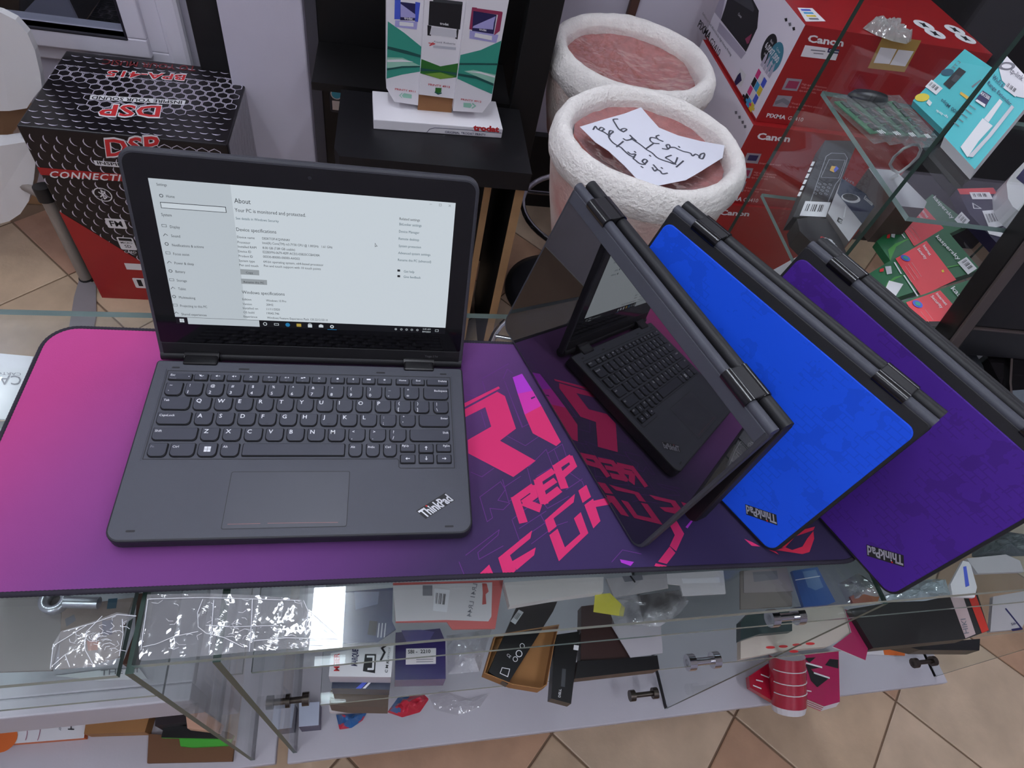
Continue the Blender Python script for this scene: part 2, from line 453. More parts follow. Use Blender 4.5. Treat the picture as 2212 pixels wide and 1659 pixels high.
# heights
ZS1, ZS2, ZB = -.118, -.222, -.60
Y0, Y1 = -.092, .278
right = thing('display_counter', 'long glass display counter with two glass shelves on a white board', 'counter', (.5, .1, FLOOR))
b = MB(); plate(b, -.115, 1.20, Y0, Y1, -.008, 0); build(b, 'glass_top', right)
b = MB(); plate(b, -.05, 1.12, Y0+.014, Y1-.03, ZS1-.006, ZS1, sglass); build(b, 'upper_glass_shelf', right)
b = MB(); plate(b, .006, 1.12, Y0-.002, Y1-.03, ZS2-.006, ZS2, sglass); build(b, 'lower_glass_shelf', right)
for x in (-.057, .562, 1.132):
    b = MB(); pane_x(b, x, Y0-.001, Y1-.01, ZB, -.008); build(b, 'glass_upright', right)
b = MB(); b.box((-.068, Y0-.014, ZB-.018), (1.155, Y1, ZB), white_board, CT, bev=.002); build(b, 'bottom_board', right)
b = MB()
for x, y in ((.0, .05), (.0, .24), (1.08, .05), (1.08, .24), (.55, .15)):
    b2 = MB(); b2.box((x-.02, y-.02, FLOOR), (x+.02, y+.02, ZB-.018), white_board, CT, bev=.003); build(b2, 'leg', right)
# chrome shelf clamps: a double ended bolt through each upright
def clamp(px, z, parent, L=.042, r=.0065, M=chrome):
    c = onz(px, z); b = MB(); ex = V((math.cos(CA), math.sin(CA), 0))
    b.tube([c-ex*L/2, c-ex*L/2+ex*.009], r*1.5, M, 12); b.tube([c-ex*L/2, c+ex*L/2], r*.7, M, 10); b.tube([c+ex*L/2-ex*.009, c+ex*L/2], r*1.5, M, 12)
    build(b, 'clamp', parent)
clamp((1697, 1333), ZS1+.008, right); clamp((1518, 1428), ZS2+.010, right); clamp((1390, 1500), ZB+.05, right, .05, .006, steel)
clamp((1996, 1430), ZB+.04, right, .05, .006, steel); clamp((640, 1512), ZB+.16, right, .034, .006, steel)
left = thing('display_counter', 'glass display counter at the left edge, joined to the long one with clear tape', 'counter', (-.5, .1, FLOOR))
b = MB(); plate(b, -1.0, -.124, Y0-.006, Y1-.012, -.008, 0); build(b, 'glass_top', left)
b = MB(); plate(b, -.98, -.124, Y0+.002, Y1-.04, ZS1-.006, ZS1, sglass); build(b, 'upper_glass_shelf', left)
for x in (-.118, -.95):
    b = MB(); pane_x(b, x, Y0-.004, Y1-.02, ZB, -.008); build(b, 'glass_upright', left)
b = MB(); b.box((-.98, Y0-.012, ZB-.018), (-.085, Y1, ZB), white_board, CT, bev=.002); build(b, 'bottom_board', left)
b = MB(); b.box((-.98, Y0+.015, ZS2-.075), (-.126, Y0+.033, ZS2+.0), white_board, CT, bev=.002)
b.box((-.98, Y0+.033, ZS2-.016), (-.126, Y1-.04, ZS2), white_board, CT, bev=.002); build(b, 'white_shelf', left)
for x, y in ((-.15, .05), (-.15, .24), (-.9, .05), (-.9, .24)):
    b2 = MB(); b2.box((x-.02, y-.02, FLOOR), (x+.02, y+.02, ZB-.018), white_board, CT, bev=.003); build(b2, 'leg', left)

# crinkled clear tape over the joint
tape_m = clear('packing_tape', (.95, .95, .95), .10, rough=.07, haze=.17, hazecol=(.80, .80, .83), bump=.2, bscale=70, dist=.006)
tape_e = mat('tape_crease', (228, 228, 232), .15, spec=.9, coat=.5)
def tape(name, pxs, label, creases, seed):
    t = thing(name, label, 'tape', tuple(onz(pxs[0], .0008)), 'tape on the counter joint')
    b = MB(); vs, fs = crumpled(pxs, lambda x, y, d: .0012+.0026*abs(noise.noise(V((x*38, y*38, seed))))+.0007*abs(noise.noise(V((x*120, y*120, seed+3)))), 0, 110, 22)
    b.add(vs, fs, tape_m, None, False); build(b, 'film', t)
    b = MB()
    for c in creases: b.tube([onz(p, .0030) for p in c], .0003, tape_e, 5)
    rr = random.Random(seed); n_ = len(pxs); cx_ = sum(p[0] for p in pxs)/n_; cy_ = sum(p[1] for p in pxs)/n_
    for i in range(34):   # short wrinkles
        p = pxs[rr.randrange(n_)]; f = rr.random()*.9+.05; x, y = cx_+(p[0]-cx_)*f, cy_+(p[1]-cy_)*f; a = rr.random()*6.28; L_ = rr.uniform(4, 16)
        b.tube([onz(q, .0030) for q in ((x, y), (x+L_*math.cos(a), y+L_*.6*math.sin(a)), (x+L_*1.7*math.cos(a+.5), y+L_*math.sin(a+.5)))], .00022, tape_e, 4)
    build(b, 'crease', t)
k5 = crop(0, 1150, .3345)
tape('packing_tape', k5((955, 405), (1300, 400), (1640, 410), (1945, 435), (1990, 500), (2080, 560), (2190, 680), (2165, 735), (1600, 775), (1330, 800), (905, 835), (900, 720), (930, 560)),
     'wide crinkled strip of clear tape beside the bright lamp reflection', [k5(*c) for c in (
        [(1310, 430), (1275, 520), (1280, 610), (1330, 650), (1450, 680), (1570, 740)], [(1630, 430), (1625, 560), (1610, 770)], [(920, 740), (1010, 720), (1130, 670), (1280, 640)],
        [(960, 430), (1300, 420), (1640, 430), (1940, 440)], [(1380, 440), (1370, 590), (1350, 780)], [(1330, 600), (1500, 610), (1800, 600)], [(1960, 440), (1990, 510), (1975, 640)], [(1640, 700), (1850, 680), (2180, 690)],
        [(910, 760), (925, 640), (955, 430)], [(1990, 500), (2180, 670)])], 2)
tape('packing_tape', k5((400, 640), (640, 570), (760, 520), (890, 540), (800, 600), (790, 700), (775, 800), (740, 860), (560, 880), (330, 890), (345, 730)),
     'small crinkled patch of clear tape at the corner of the left counter', [k5(*c) for c in (
        [(410, 640), (620, 580), (760, 530), (880, 540)], [(545, 690), (550, 760), (600, 850)], [(790, 560), (795, 660), (770, 800)], [(345, 730), (430, 680), (560, 600)], [(340, 860), (420, 790), (520, 740)], [(345, 720), (325, 880)], [(660, 540), (560, 640), (550, 700)], [(420, 790), (450, 870)])], 9)
# ================================================================== desk mat
def ramp_mat(name, stops, fac, rough=.85, extra=None, bump=.2, bscale=900):
    """cloth whose dye fades: colour ramp over a*x+b*y+c of the object's own coordinates"""
    M = bpy.data.materials.new(name); M.use_nodes = True; nt = M.node_tree; N = nt.nodes; L = nt.links; b = N['Principled BSDF']
    b.inputs['Roughness'].default_value = rough; b.inputs['Specular IOR Level'].default_value = .25; b.inputs['Sheen Weight'].default_value = .15
    tc = N.new('ShaderNodeTexCoord'); sx = N.new('ShaderNodeSeparateXYZ'); L.new(tc.outputs['Object'], sx.inputs[0])
    m1 = N.new('ShaderNodeMath'); m1.operation = 'MULTIPLY_ADD'; m1.inputs[1].default_value = fac[0]; m1.inputs[2].default_value = fac[2]; L.new(sx.outputs[0], m1.inputs[0])
    m2 = N.new('ShaderNodeMath'); m2.operation = 'MULTIPLY_ADD'; m2.inputs[1].default_value = fac[1]; L.new(sx.outputs[1], m2.inputs[0]); L.new(m1.outputs[0], m2.inputs[2])
    r = N.new('ShaderNodeValToRGB'); L.new(m2.outputs[0], r.inputs[0]); e = r.color_ramp.elements
    while len(e) < len(stops): e.new(.5)
    for el, (p, c) in zip(e, stops): el.position = p; el.color = lin(c)
    L.new(r.outputs[0], b.inputs['Base Color'])
    no = N.new('ShaderNodeTexNoise'); no.inputs['Scale'].default_value = bscale; L.new(tc.outputs['Object'], no.inputs['Vector'])
    bp = N.new('ShaderNodeBump'); bp.inputs['Strength'].default_value = bump; bp.inputs['Distance'].default_value = .0004; L.new(no.outputs['Fac'], bp.inputs['Height']); L.new(bp.outputs[0], b.inputs['Normal'])
    MATS[name] = M
    return M
MX0, MX1, MY0, MY1 = -.2665, .558, -.040, .2365
dm = thing('desk_mat', 'long purple and pink desk mat with large angular pink lettering on the counter', 'mat', ((MX0+MX1)/2, (MY0+MY1)/2, 0))
# fac over object coordinates (origin at the mat centre), spread 0..1 over t/1.6
dye = ramp_mat('mat_dye', [(0, (186, 64, 132)), (.10, (178, 62, 128)), (.22, (146, 62, 128)), (.34, (116, 60, 124)), (.52, (98, 54, 114)), (.66, (62, 44, 84)), (.80, (58, 42, 88)), (1, (44, 34, 70))],
               (1/.55/1.6, -.35/.27/1.6, ((.1457+.27)/.55+(.236-.098)/.27*.35)/1.6))
b = MB(); b.prism(rrect(MX0+.002, MY0+.002, MX1-.002, MY1-.002, .028, 8), .0003, .0038, dye, side=mat('rubber', (20, 18, 22), .9)); build(b, 'cloth_surface', dm)
b = MB(); ln = rrect(MX0+.002, MY0+.002, MX1-.002, MY1-.002, .028, 8)
# overlocked edge: a cord with a fine twist of stitches
pts = []
for i in range(len(ln)):
    a, c = V(ln[i]+(.0024,)), V(ln[(i+1) % len(ln)]+(.0024,)); k = max(1, int((c-a).length/.0016))
    pts += [a.lerp(c, j/k) for j in range(k)]
b.tube(pts, [.0024+.0003*(i % 2) for i in range(len(pts))], mat('stitched_thread', (34, 28, 42), .8), 7, closed=True); build(b, 'stitched_edge', dm)
c5 = crop(980, 780, .28935)
pink = mat('print_pink', (212, 50, 108), .8, spec=.2); viol = mat('print_violet', (176, 60, 196), .8, spec=.2); outl = mat('print_outline', (104, 54, 128), .8, spec=.2); redp = mat('print_red', (205, 45, 75), .8, spec=.2)
magm = mat('print_magenta', (206, 56, 164), .8, spec=.2)
mp = Plane((0, 0, .0038), (1, 0, 0), (0, 1, 0), lift=.00012)
PP = lambda M, *pts: mp.ppoly(c5(*pts), M, 2)
PP(pink, (20, 345), (335, 190), (346, 204), (30, 372)); PP(pink, (20, 395), (325, 230), (382, 262), (330, 330), (236, 345), (95, 415), (20, 455))
PP(pink, (236, 345), (382, 262), (465, 505), (345, 595), (110, 690), (105, 590), (280, 490))
PP(pink, (110, 690), (345, 595), (612, 745), (445, 866))
PP(pink, (530, 400), (655, 335), (800, 605), (765, 635), (590, 540)); PP(magm, (478, 245), (590, 222), (655, 335), (530, 400)); PP(viol, (440, 122), (510, 95), (590, 222), (478, 245))
PP(dye, (575, 275), (606, 262), (610, 272), (580, 287))
ST = lambda M, w, *pts: mp.pstroke(c5(*pts), w, M, 2)
# REP
ST(pink, .0085, (462, 1030), (515, 1190)); ST(pink, .0068, (465, 1028), (585, 942), (600, 1000)); ST(pink, .0070, (600, 1005), (530, 1055)); ST(pink, .0085, (535, 1058), (632, 1096))
ST(pink, .0085, (630, 900), (672, 1050)); ST(pink, .0065, (635, 890), (735, 825)); ST(pink, .0060, (655, 960), (750, 895)); ST(pink, .0075, (672, 1045), (780, 965))
ST(pink, .0085, (770, 790), (822, 935)); ST(pink, .0065, (775, 785), (870, 722), (895, 780), (815, 850))
# OF GA
PP(pink, (680, 1190), (905, 992), (895, 1055), (745, 1175), (768, 1235), (708, 1282)); PP(pink, (714, 1300), (775, 1252), (830, 1392), (945, 1290), (897, 1175), (948, 1128), (1005, 1285), (785, 1495))
PP(pink, (930, 968), (990, 925), (1025, 1015), (962, 1060)); PP(pink, (975, 1075), (1040, 1028), (1095, 1195), (1042, 1250)); PP(pink, (1040, 1045), (1300, 985), (1480, 1230), (1430, 1250), (1290, 1050), (1060, 1090))
PP(pink, (332, 1470), (585, 1265), (572, 1325), (420, 1450), (465, 1560), (432, 1598), (372, 1598)); PP(pink, (428, 1500), (612, 1392), (600, 1450), (470, 1560)); PP(pink, (175, 1605), (265, 1520), (300, 1600))
PP(pink, (1590, 1180), (1650, 1170), (1720, 1290), (1660, 1420), (1612, 1380), (1650, 1300)); PP(pink, (1612, 1385), (1655, 1432), (1590, 1515), (1525, 1498)); PP(pink, (1508, 1510), (1592, 1530), (1580, 1550), (1498, 1530))
PP(viol, (1240, 1480), (1345, 1500), (1320, 1530), (1250, 1505)); PP(viol, (1730, 1240), (1780, 1180), (1788, 1190), (1745, 1250))
# lettering that lies beneath the second laptop and shows in its glass
PP(pink, (690, 140), (900, 60), (1010, 300), (930, 360), (1140, 440), (1120, 600), (1000, 560), (1010, 500), (840, 440), (790, 380), (900, 290), (860, 200), (720, 190))
for c in ([(215, 150), (240, 240)], [(215, 130), (410, 20)], [(380, 150), (510, 495), (620, 440)], [(370, 130), (400, 60), (440, 90)], [(420, 260), (515, 490)], [(90, 250), (190, 270), (230, 240)], [(400, 560), (535, 632), (640, 560)], [(205, 380), (240, 500)], [(130, 830), (210, 865), (300, 800)],
          [(195, 1015), (250, 1200), (290, 1170), (270, 1100), (370, 1110), (420, 1060), (330, 1040), (385, 960), (350, 900), (195, 1015)], [(365, 885), (410, 1050), (520, 980)], [(380, 940), (500, 860)], [(550, 800), (590, 960)], [(590, 960), (700, 1100), (860, 1010)], [(560, 790), (690, 660), (740, 790), (620, 860)], [(700, 690), (810, 620), (850, 740)], [(750, 660), (790, 760)],
          [(435, 1185), (490, 1340), (680, 1210)], [(440, 1180), (660, 1010)], [(490, 1250), (690, 1120)], [(580, 1365), (760, 1230), (850, 1200)], [(650, 1150), (720, 1280)], [(90, 1450), (340, 1260), (330, 1300), (180, 1430), (190, 1480), (370, 1380)], [(40, 1500), (80, 1600)], [(860, 830), (960, 900), (1000, 1010)], [(840, 960), (960, 880)], [(1180, 1500), (1260, 1410), (1400, 1440)]):
    mp.pstroke(c5(*c), .0007, outl, 1)
# eye shaped emblem at the right end
c8 = crop(1600, 1100, .337)
mp.build('lettering_print', dm)
mp = Plane((0, 0, .0038), (1, 0, 0), (0, 1, 0), lift=.00012)
mp.ppoly(c8((240, 250), (330, 150), (475, 112), (465, 135), (350, 175), (285, 245)), redp, 2); mp.ppoly(c8((225, 262), (285, 245), (330, 262), (395, 240), (425, 190), (465, 140), (470, 190), (440, 275), (395, 288)), redp, 2)
mp.ppoly(c8((22, 190), (70, 210), (125, 240), (70, 235)), pink, 2); mp.ppoly(c8((175, 258), (225, 272), (245, 292)), redp, 2)
mp.build('emblem_print', dm)

# ================================================================== laptops
def loft(mb, rings, M, cap0=True, cap1=True, smooth=False, capM=None):
    n = len(rings[0]); vs = [p for r in rings for p in r]; fs = []
    for i in range(len(rings)-1):
        for j in range(n): fs.append((i*n+j, i*n+(j+1) % n, (i+1)*n+(j+1) % n, (i+1)*n+j))
    mb.add(vs, fs, M, None, smooth)
    if cap0: mb.add(vs, [tuple(range(n-1, -1, -1))], M)
    if cap1: mb.add(vs, [tuple(range((len(rings)-1)*n, len(rings)*n))], capM or M)
def slab(mb, x0, y0, x1, y1, rs, z0, z1, M, e=.0015, n=6, capM=None):
    R = lambda i, z: [(p[0], p[1], z) for p in rrect(x0+i, y0+i, x1-i, y1-i, 0, n, [max(.001, r-i) for r in rs])]
    loft(mb, [R(e, z0), R(e*.3, z0+e*.3), R(0, z0+e), R(0, z1-e), R(e*.3, z1-e*.3), R(e, z1)], M, capM=capM)
def part(mb, name, parent, T):
    """a part whose vertices are given in its own frame T"""
    me = bpy.data.meshes.new(name); me.from_pydata([tuple(v) for v in mb.v], [], mb.f)
    for M in mb.mats: me.materials.append(M)
    me.polygons.foreach_set('material_index', mb.m); me.polygons.foreach_set('use_smooth', mb.sm); me.update()
    return link(me, name, parent, T)
def link(me, name, parent, T):
    o = bpy.data.objects.new(name, me); COL.objects.link(o); o.parent = parent
    o.matrix_local = WM[parent.name].inverted() @ T; WM[o.name] = T
    return o
case_m = mat('laptop_case', (70, 71, 80), .52, bump=.12, bscale=1500, spec=.4)
case_d = mat('laptop_dark', (30, 29, 32), .5, bump=.1, bscale=1200, spec=.4)
key_t = mat('key_top', (58, 59, 70), .42, spec=.4); key_s = mat('key_side_shaded', (11, 10, 15), .6)  # key sides near-black: the shadow side of the keys is put into the colour
leg_w = mat('key_legend', (226, 226, 230), .5); leg_g = mat('key_legend_dim', (128, 128, 136), .5)
pad_m = mat('touchpad', (67, 68, 77), .42, spec=.45); line_d = mat('groove', (26, 25, 30), .6); line_r = mat('pad_line', (150, 96, 96), .5)
bez_g = mat('bezel_glass', (8, 7, 9), .06, spec=.5); chin_m = mat('lid_chin', (26, 25, 27), .42, spec=.4)
silver = mat('badge_silver', (206, 206, 212), .28, metal=.75); red_dot = mat('badge_dot', (214, 28, 34), .35)
hinge_m = mat('hinge_gloss', (20, 19, 22), .22, spec=.6)
rub = mat('rubber_foot', (16, 16, 18), .8)
KEYS = []
def row(y0, y1, *ks):
    for k in ks: KEYS.append((k[0], k[1], y0, y1, k[2], k[3] if len(k) > 3 else None))
row(158, 166, (14.5, 36, 'Esc', 'FnLock'), (37.3, 50.3, 'F1', 'mute'), (52, 65, 'F2', 'v-'), (67, 80, 'F3', 'v+'), (82, 96.5, 'F4', 'x'), (100, 114, 'F5', 's-'), (115.8, 129.8, 'F6', 's+'), (131.5, 145.3, 'F7', 'p'), (147, 161, 'F8', 'w'),
    (165, 179, 'F9', 'g'), (180.7, 194, 'F10', 'b'), (196, 209.5, 'F11', 'k'), (211.3, 226, 'F12', '*'), (230, 244, 'Home'), (246, 259.8, 'End', 'Insert'), (261.5, 284, 'Delete'))
row(140.5, 155, (14.5, 30, '`', '~'), *[(32+18.72*i, 48+18.72*i, '1234567890-='[i], '!@#$%^&*()_+'[i]) for i in range(12)], (258, 284, 'Backspace'))
row(124, 138, (14.5, 40, 'Tab'), *[(42.3+18.6*i, 58.4+18.6*i, 'QWERTYUIOP'[i]) for i in range(10)], (229.3, 245.5, '[', '{'), (248, 264, ']', '}'), (267.6, 283.5, '\\', '|'))
row(107.5, 121, (14.5, 44, 'CapsLock'), *[(46.5+18.72*i, 62.7+18.72*i, 'ASDFGHJKL'[i]) for i in range(9)], (215, 231.2, ';', ':'), (234, 250, "'", '"'), (253, 283.5, 'Enter'))
row(90.5, 104, (14.5, 52.5, 'Shift'), *[(55+18.68*i, 71.2+18.68*i, 'ZXCVBNM'[i]) for i in range(7)], (186, 202, ',', '<'), (205.5, 221.5, '.', '>'), (224.5, 241, '/', '?'), (244, 283.5, 'Shift'))
row(74, 87.5, (14.5, 30.5, 'Fn'), (32.5, 53.5, 'Ctrl'), (55.5, 72, 'win'), (74.5, 90.8, 'Alt'), (93, 184, ''), (187, 199.8, 'Alt'), (203, 216, 'PrtSc'), (219, 232, 'Ctrl'))
row(78.3, 87.5, (235, 249.5, 'PgUp'), (269.5, 284, 'PgDn')); row(77.2, 87.5, (252.5, 267, 'up')); row(66, 75.6, (235, 249.5, 'left'), (269.5, 284, 'right')); row(66, 76.4, (252.5, 267, 'down'))
BD = .1794
def kx(x): return (x-150)/1000
def ky(y): return y/1000-BD
KEYMESH = []
for (x0, x1, y0, y1, t, t2) in KEYS:
    cx, cy = kx((x0+x1)/2), ky((y0+y1)/2); hw, hh = (x1-x0)/2000, (y1-y0)/2000
    big = (y1-y0) > 12 and x1-x0 < 60; bulge = .0012 if big else 0
    def outline(i):
        p = []
        for a, r, sx, sy in ((0, .0012, 1, 1), (90, .0012, -1, 1), (180, .0034 if big else .0012, -1, -1), (270, .0034 if big else .0012, 1, -1)):
            for j in range(4):
                an = math.radians(a+30*j); p.append((sx*(hw-i-r)+r*math.cos(an), sy*(hh-i-r)+r*math.sin(an)))
        return [(x, y-(bulge*(1-(x/hw)**2) if y < 0 else 0)) for x, y in p]
    b = MB(); R = [[(x, y, z) for x, y in outline(i)] for i, z in ((0, 0), (0.0, .0010), (.0008, .0020))]
    loft(b, R, key_s, True, False); loft(b, [R[2]], key_t, False, True)
    me = bpy.data.meshes.new('key'); me.from_pydata(b.v, [], b.f)
    for M in b.mats: me.materials.append(M)
    me.polygons.foreach_set('material_index', b.m); KEYMESH.append((me, cx, cy))
def legends():
    pl = Plane((0, 0, .0020), (1, 0, 0), (0, 1, 0), lift=.00006); pl.flip = 1
    for (x0, x1, y0, y1, t, t2) in KEYS:
        L, R, B, T = kx(x0), kx(x1), ky(y0), ky(y1); cx = (L+R)/2
        if t == 'win':
            for i in range(2):
                for j in range(2): pl.rect(cx-.0027+.0029*i, (B+T)/2-.0027+.0029*j, cx-.0001+.0029*i, (B+T)/2-.0001+.0029*j, leg_w)
        elif t in ('up', 'down', 'left', 'right'):
            dx, dy = {'up': (0, 1), 'down': (0, -1), 'left': (-1, 0), 'right': (1, 0)}[t]; my = (B+T)/2
            pl.stroke([(cx-dx*.0018, my-dy*.0018), (cx+dx*.0014, my+dy*.0014)], .0007, leg_w)
            pl.poly([(cx+dx*.0022, my+dy*.0022), (cx+dx*.0006-dy*.0015, my+dy*.0006+dx*.0015), (cx+dx*.0006+dy*.0015, my+dy*.0006-dx*.0015)], leg_w)
        elif y1 == 166 and t not in ('Esc', 'Home', 'End', 'Delete'):
            pl.text(t, cx, B+.0008, .0012, leg_g, align='c'); my = T-.0026
            g = t2
            if g in ('mute', 'v-', 'v+'):
                pl.poly([(cx-.002, my), (cx, my+.0012), (cx, my-.0012)], leg_w); pl.stroke([(cx+.0008, my), (cx+.0022, my)], .0004, leg_w)
                if g == 'v+': pl.stroke([(cx+.0015, my-.0007), (cx+.0015, my+.0007)], .0004, leg_w)
                if g == 'mute': pl.stroke([(cx-.002, my+.0012), (cx+.001, my-.0012)], .0004, leg_w)
            elif g in ('s-', 's+'):
                pl.disc(cx-.001, my, .0009, leg_w, n=10, r0=.0005); pl.stroke([(cx+.0008, my), (cx+.0022, my)], .0004, leg_w)
                if g == 's+': pl.stroke([(cx+.0015, my-.0007), (cx+.0015, my+.0007)], .0004, leg_w)
            elif g == 'p': pl.rect(cx-.002, my-.0008, cx, my+.0006, leg_w); pl.rect(cx+.0004, my-.0002, cx+.0022, my+.001, leg_w)
            elif g == 'g': pl.disc(cx, my, .0012, leg_w, n=10)
            elif g == 'k': pl.rect(cx-.002, my-.0009, cx+.002, my+.0009, leg_w)
            elif g == '*': pl.poly([(cx+.0014*(1 if i % 2 else .5)*math.cos(math.pi*(i/5+.3)), my+.0014*(1 if i % 2 else .5)*math.sin(math.pi*(i/5+.3))) for i in range(10)], leg_w)
            elif g == 'b': pl.stroke([(cx-.0008, my-.0006), (cx+.0007, my+.0006), (cx, my+.0012), (cx, my-.0012), (cx+.0007, my-.0006), (cx-.0008, my+.0006)], .0003, leg_w)
            else: pl.stroke([(cx-.001, my-.001), (cx+.001, my+.001)], .0004, leg_w); pl.stroke([(cx-.001, my+.001), (cx+.001, my-.001)], .0004, leg_w)
        elif len(t) > 1:
            rt = t in ('Delete', 'Backspace', 'Enter', 'PgDn') or (t == 'Shift' and x0 > 100); h = .0021 if t in ('PgUp', 'PgDn', 'PrtSc', 'Home', 'End') else .0023
            yy = T-.0052 if y1-y0 > 12 else T-.0036
            M = leg_g if t == 'Fn' else leg_w
            pl.text(t, (R-.0014 if rt else L+.002 if t not in ('Home', 'End') else cx), yy, h, M, align='r' if rt else 'l' if t not in ('Home', 'End') else 'c', bold=.01)
            if t2 and t in ('Esc', 'End'): pl.text(t2, L+.002 if t == 'Esc' else cx, B+.0009, .0014, leg_g, align='l' if t == 'Esc' else 'c')
            if t == 'Esc': pl.disc(R-.003, (B+T)/2, .0005, leg_w, n=8)
        elif t2: pl.text(t, L+.0032, B+.0016, .0034, leg_w, bold=.01); pl.text(t2, L+.0036, T-.005, .0030, leg_w, bold=.01)
        elif t:
            pl.text(t, L+.0026, T-.0062, .0042, leg_w, bold=.015)
            if t in 'FJ': pl.rect(cx-.0015, B+.0012, cx+.0015, B+.0017, line_d)
    return pl.mb
LEGENDS = None
def badge(pl, p0, p1, pt, px=True):
    """the word badge in silver with a red dot over its third letter"""
    if px: a, b, c = pl.uv(p0), pl.uv(p1), pl.uv(pt)
    else: a, b, c = p0, p1, pt
    ex = V((b[0]-a[0], b[1]-a[1])); ey = V((c[0]-a[0], c[1]-a[1]))
    g = lambda x, y, k: pl.p3(a[0]+ex[0]*x+ey[0]*y, a[1]+ex[1]*x+ey[1]*y, k)
    pl.mb.poly([g(-.02, -.1, 1), (g(1.02, -.1, 1)), g(1.02, 1.12, 1), g(-.02, 1.12, 1)], case_d)
    vs, fs, x0, x1 = text_mesh('ThinkPad', .03)
    W = x1-x0
    pl.mb.add([g((q[0]-x0)/W, q[1]/.72, 2) for q in vs], fs, silver)
    pl.mb.poly([g(.305+.022*math.cos(t), .98+.10*math.sin(t), 3) for t in [math.pi*i/5 for i in range(10)]], red_dot)
def make_base(root, Tb, keys=True, L=.184, ports=False, body=None):
    """base frame: x across, y from the front edge (negative) to the hinge at 0, keyboard plane z = 0"""
    global LEGENDS
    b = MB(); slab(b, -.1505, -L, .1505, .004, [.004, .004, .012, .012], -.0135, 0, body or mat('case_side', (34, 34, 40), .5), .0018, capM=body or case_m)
    base = part(b, 'base', root, Tb)
    b = MB()
    for x, y in ((-.12, -.165), (.12, -.165), (-.12, -.02), (.12, -.02)): b.lathe([(0, -.0135), (.007, -.0135), (.007, -.0152), (.006, -.0155), (0, -.0155)][::-1], rub, (x, y, 0), 14)
    part(b, 'rubber_feet', base, Tb)
    if keys:
        for me, x, y in KEYMESH: link(me, 'key', base, Tb @ Matrix.Translation((x, y, 0)))
        if LEGENDS is None:
            LEGENDS = part(legends(), 'key_legends', base, Tb).data
        else: link(LEGENDS, 'key_legends', base, Tb)
        pl = Plane((0, 0, 0), (1, 0, 0), (0, 1, 0), lift=.0002); pl.flip = 1
        W = [(12.3, 170), (12.3, 71.5), (232.5, 71.5), (234, 69.5), (234, 63), (235.5, 61.5), (286.5, 61.5), (286.5, 170), (12.3, 170)]
        pl.stroke([(kx(x), ky(y)) for x, y in W], .0007, line_d)
        pl.stroke([(kx(10.8), ky(171.5)), (kx(10.8), ky(70))], .0006, key_t); pl.stroke([(kx(288), ky(171.5)), (kx(288), ky(60.5))], .0006, key_t)
        for x0, x1, y in ((15, 22, 174), (76, 86, 174), (210, 219, 174), (276, 283, 174.3), (15, 22, 4.4), (275, 283, 2.2)):
            pl.poly([(kx(px), ky(py)) for px, py in rrect(x0, y-.9, x1, y+.9, .8, 3)], line_d)
        part(pl.mb, 'keyboard_well', base, Tb)
        pl = Plane((0, 0, 0), (1, 0, 0), (0, 1, 0), lift=.0001); pl.flip = 1
        pl.poly([(kx(a), ky(c)) for a, c in rrect(87.3, 4.2, 189.7, 58.7, 1.8, 4)], line_d, 1); pl.poly([(kx(a), ky(c)) for a, c in rrect(87.8, 4.7, 189.2, 58.2, 1.5, 4)], pad_m, 2)
        pl.stroke([(kx(92), ky(8.6)), (kx(118), ky(8.8))], .00035, line_r, 3); pl.stroke([(kx(124), ky(8.8)), (kx(182), ky(8.2))], .00035, line_r, 3)
        part(pl.mb, 'touchpad', base, Tb)
        pl = Plane((0, 0, 0), (1, 0, 0), (0, 1, 0), lift=.00015); pl.flip = 1
        badge(pl, (kx(258), ky(10.8)), (kx(284), ky(28)), (kx(251), ky(17.3)), False); part(pl.mb, 'word_badge', base, Tb)
    if ports:
        b = MB()
        for y, w_, h_ in ((-.150, .012, .0045), (-.132, .013, .0055), (-.108, .012, .0045), (-.085, .010, .004), (-.06, .015, .005), (-.035, .008, .004)):
            b.box((.1495, y-w_/2, -.007-h_/2), (.1512, y+w_/2, -.007+h_/2), chrome if int(y*1000) % 2 else line_d, bev=.0005)
        part(b, 'side_ports', base, Tb)
    return base
def make_lid(root, Tl, L=.196, y0=-.009, backskin=None, bezel=True, glassM=None):
    """lid frame: x across, y from the hinge up, screen face z = 0, back at z = -.0095"""
    b = MB(); slab(b, -.151, y0, .151, L, [.013, .013, .005, .005], -.0095, 0, case_d if backskin else mat('lid_rim', (58, 58, 64), .5, spec=.4), .0020)
    lid = part(b, 'lid', root, Tl)
    pl = Plane((0, 0, 0), (1, 0, 0), (0, 1, 0), lift=.0002); pl.flip = 1
    pl.poly(rrect(-.1475, .011, .1475, L-.0035, 0, 6, [.010, .010, .002, .002]), glassM or bez_g, 1)
    part(pl.mb, 'bezel_glass', lid, Tl)
    b = MB(); b.box((-.147, y0+.002, -.0005), (.147, .0108, .0006), case_m if glassM else chin_m, bev=.0004); part(b, 'chin', lid, Tl)
    if backskin:
        b = MB(); R = lambda i, z: [(p[0], p[1], z) for p in rrect(-.1475+i, .0075+i, .1475-i, L-.003-i, .009, 6)][::-1]
        loft(b, [R(0, -.0095), R(.0002, -.0103), R(.0008, -.0106)], backskin); part(b, 'cover_skin', lid, Tl)
    return lid
def make_hinges(root, parts):
    for b in parts: build(b, 'hinge', root)

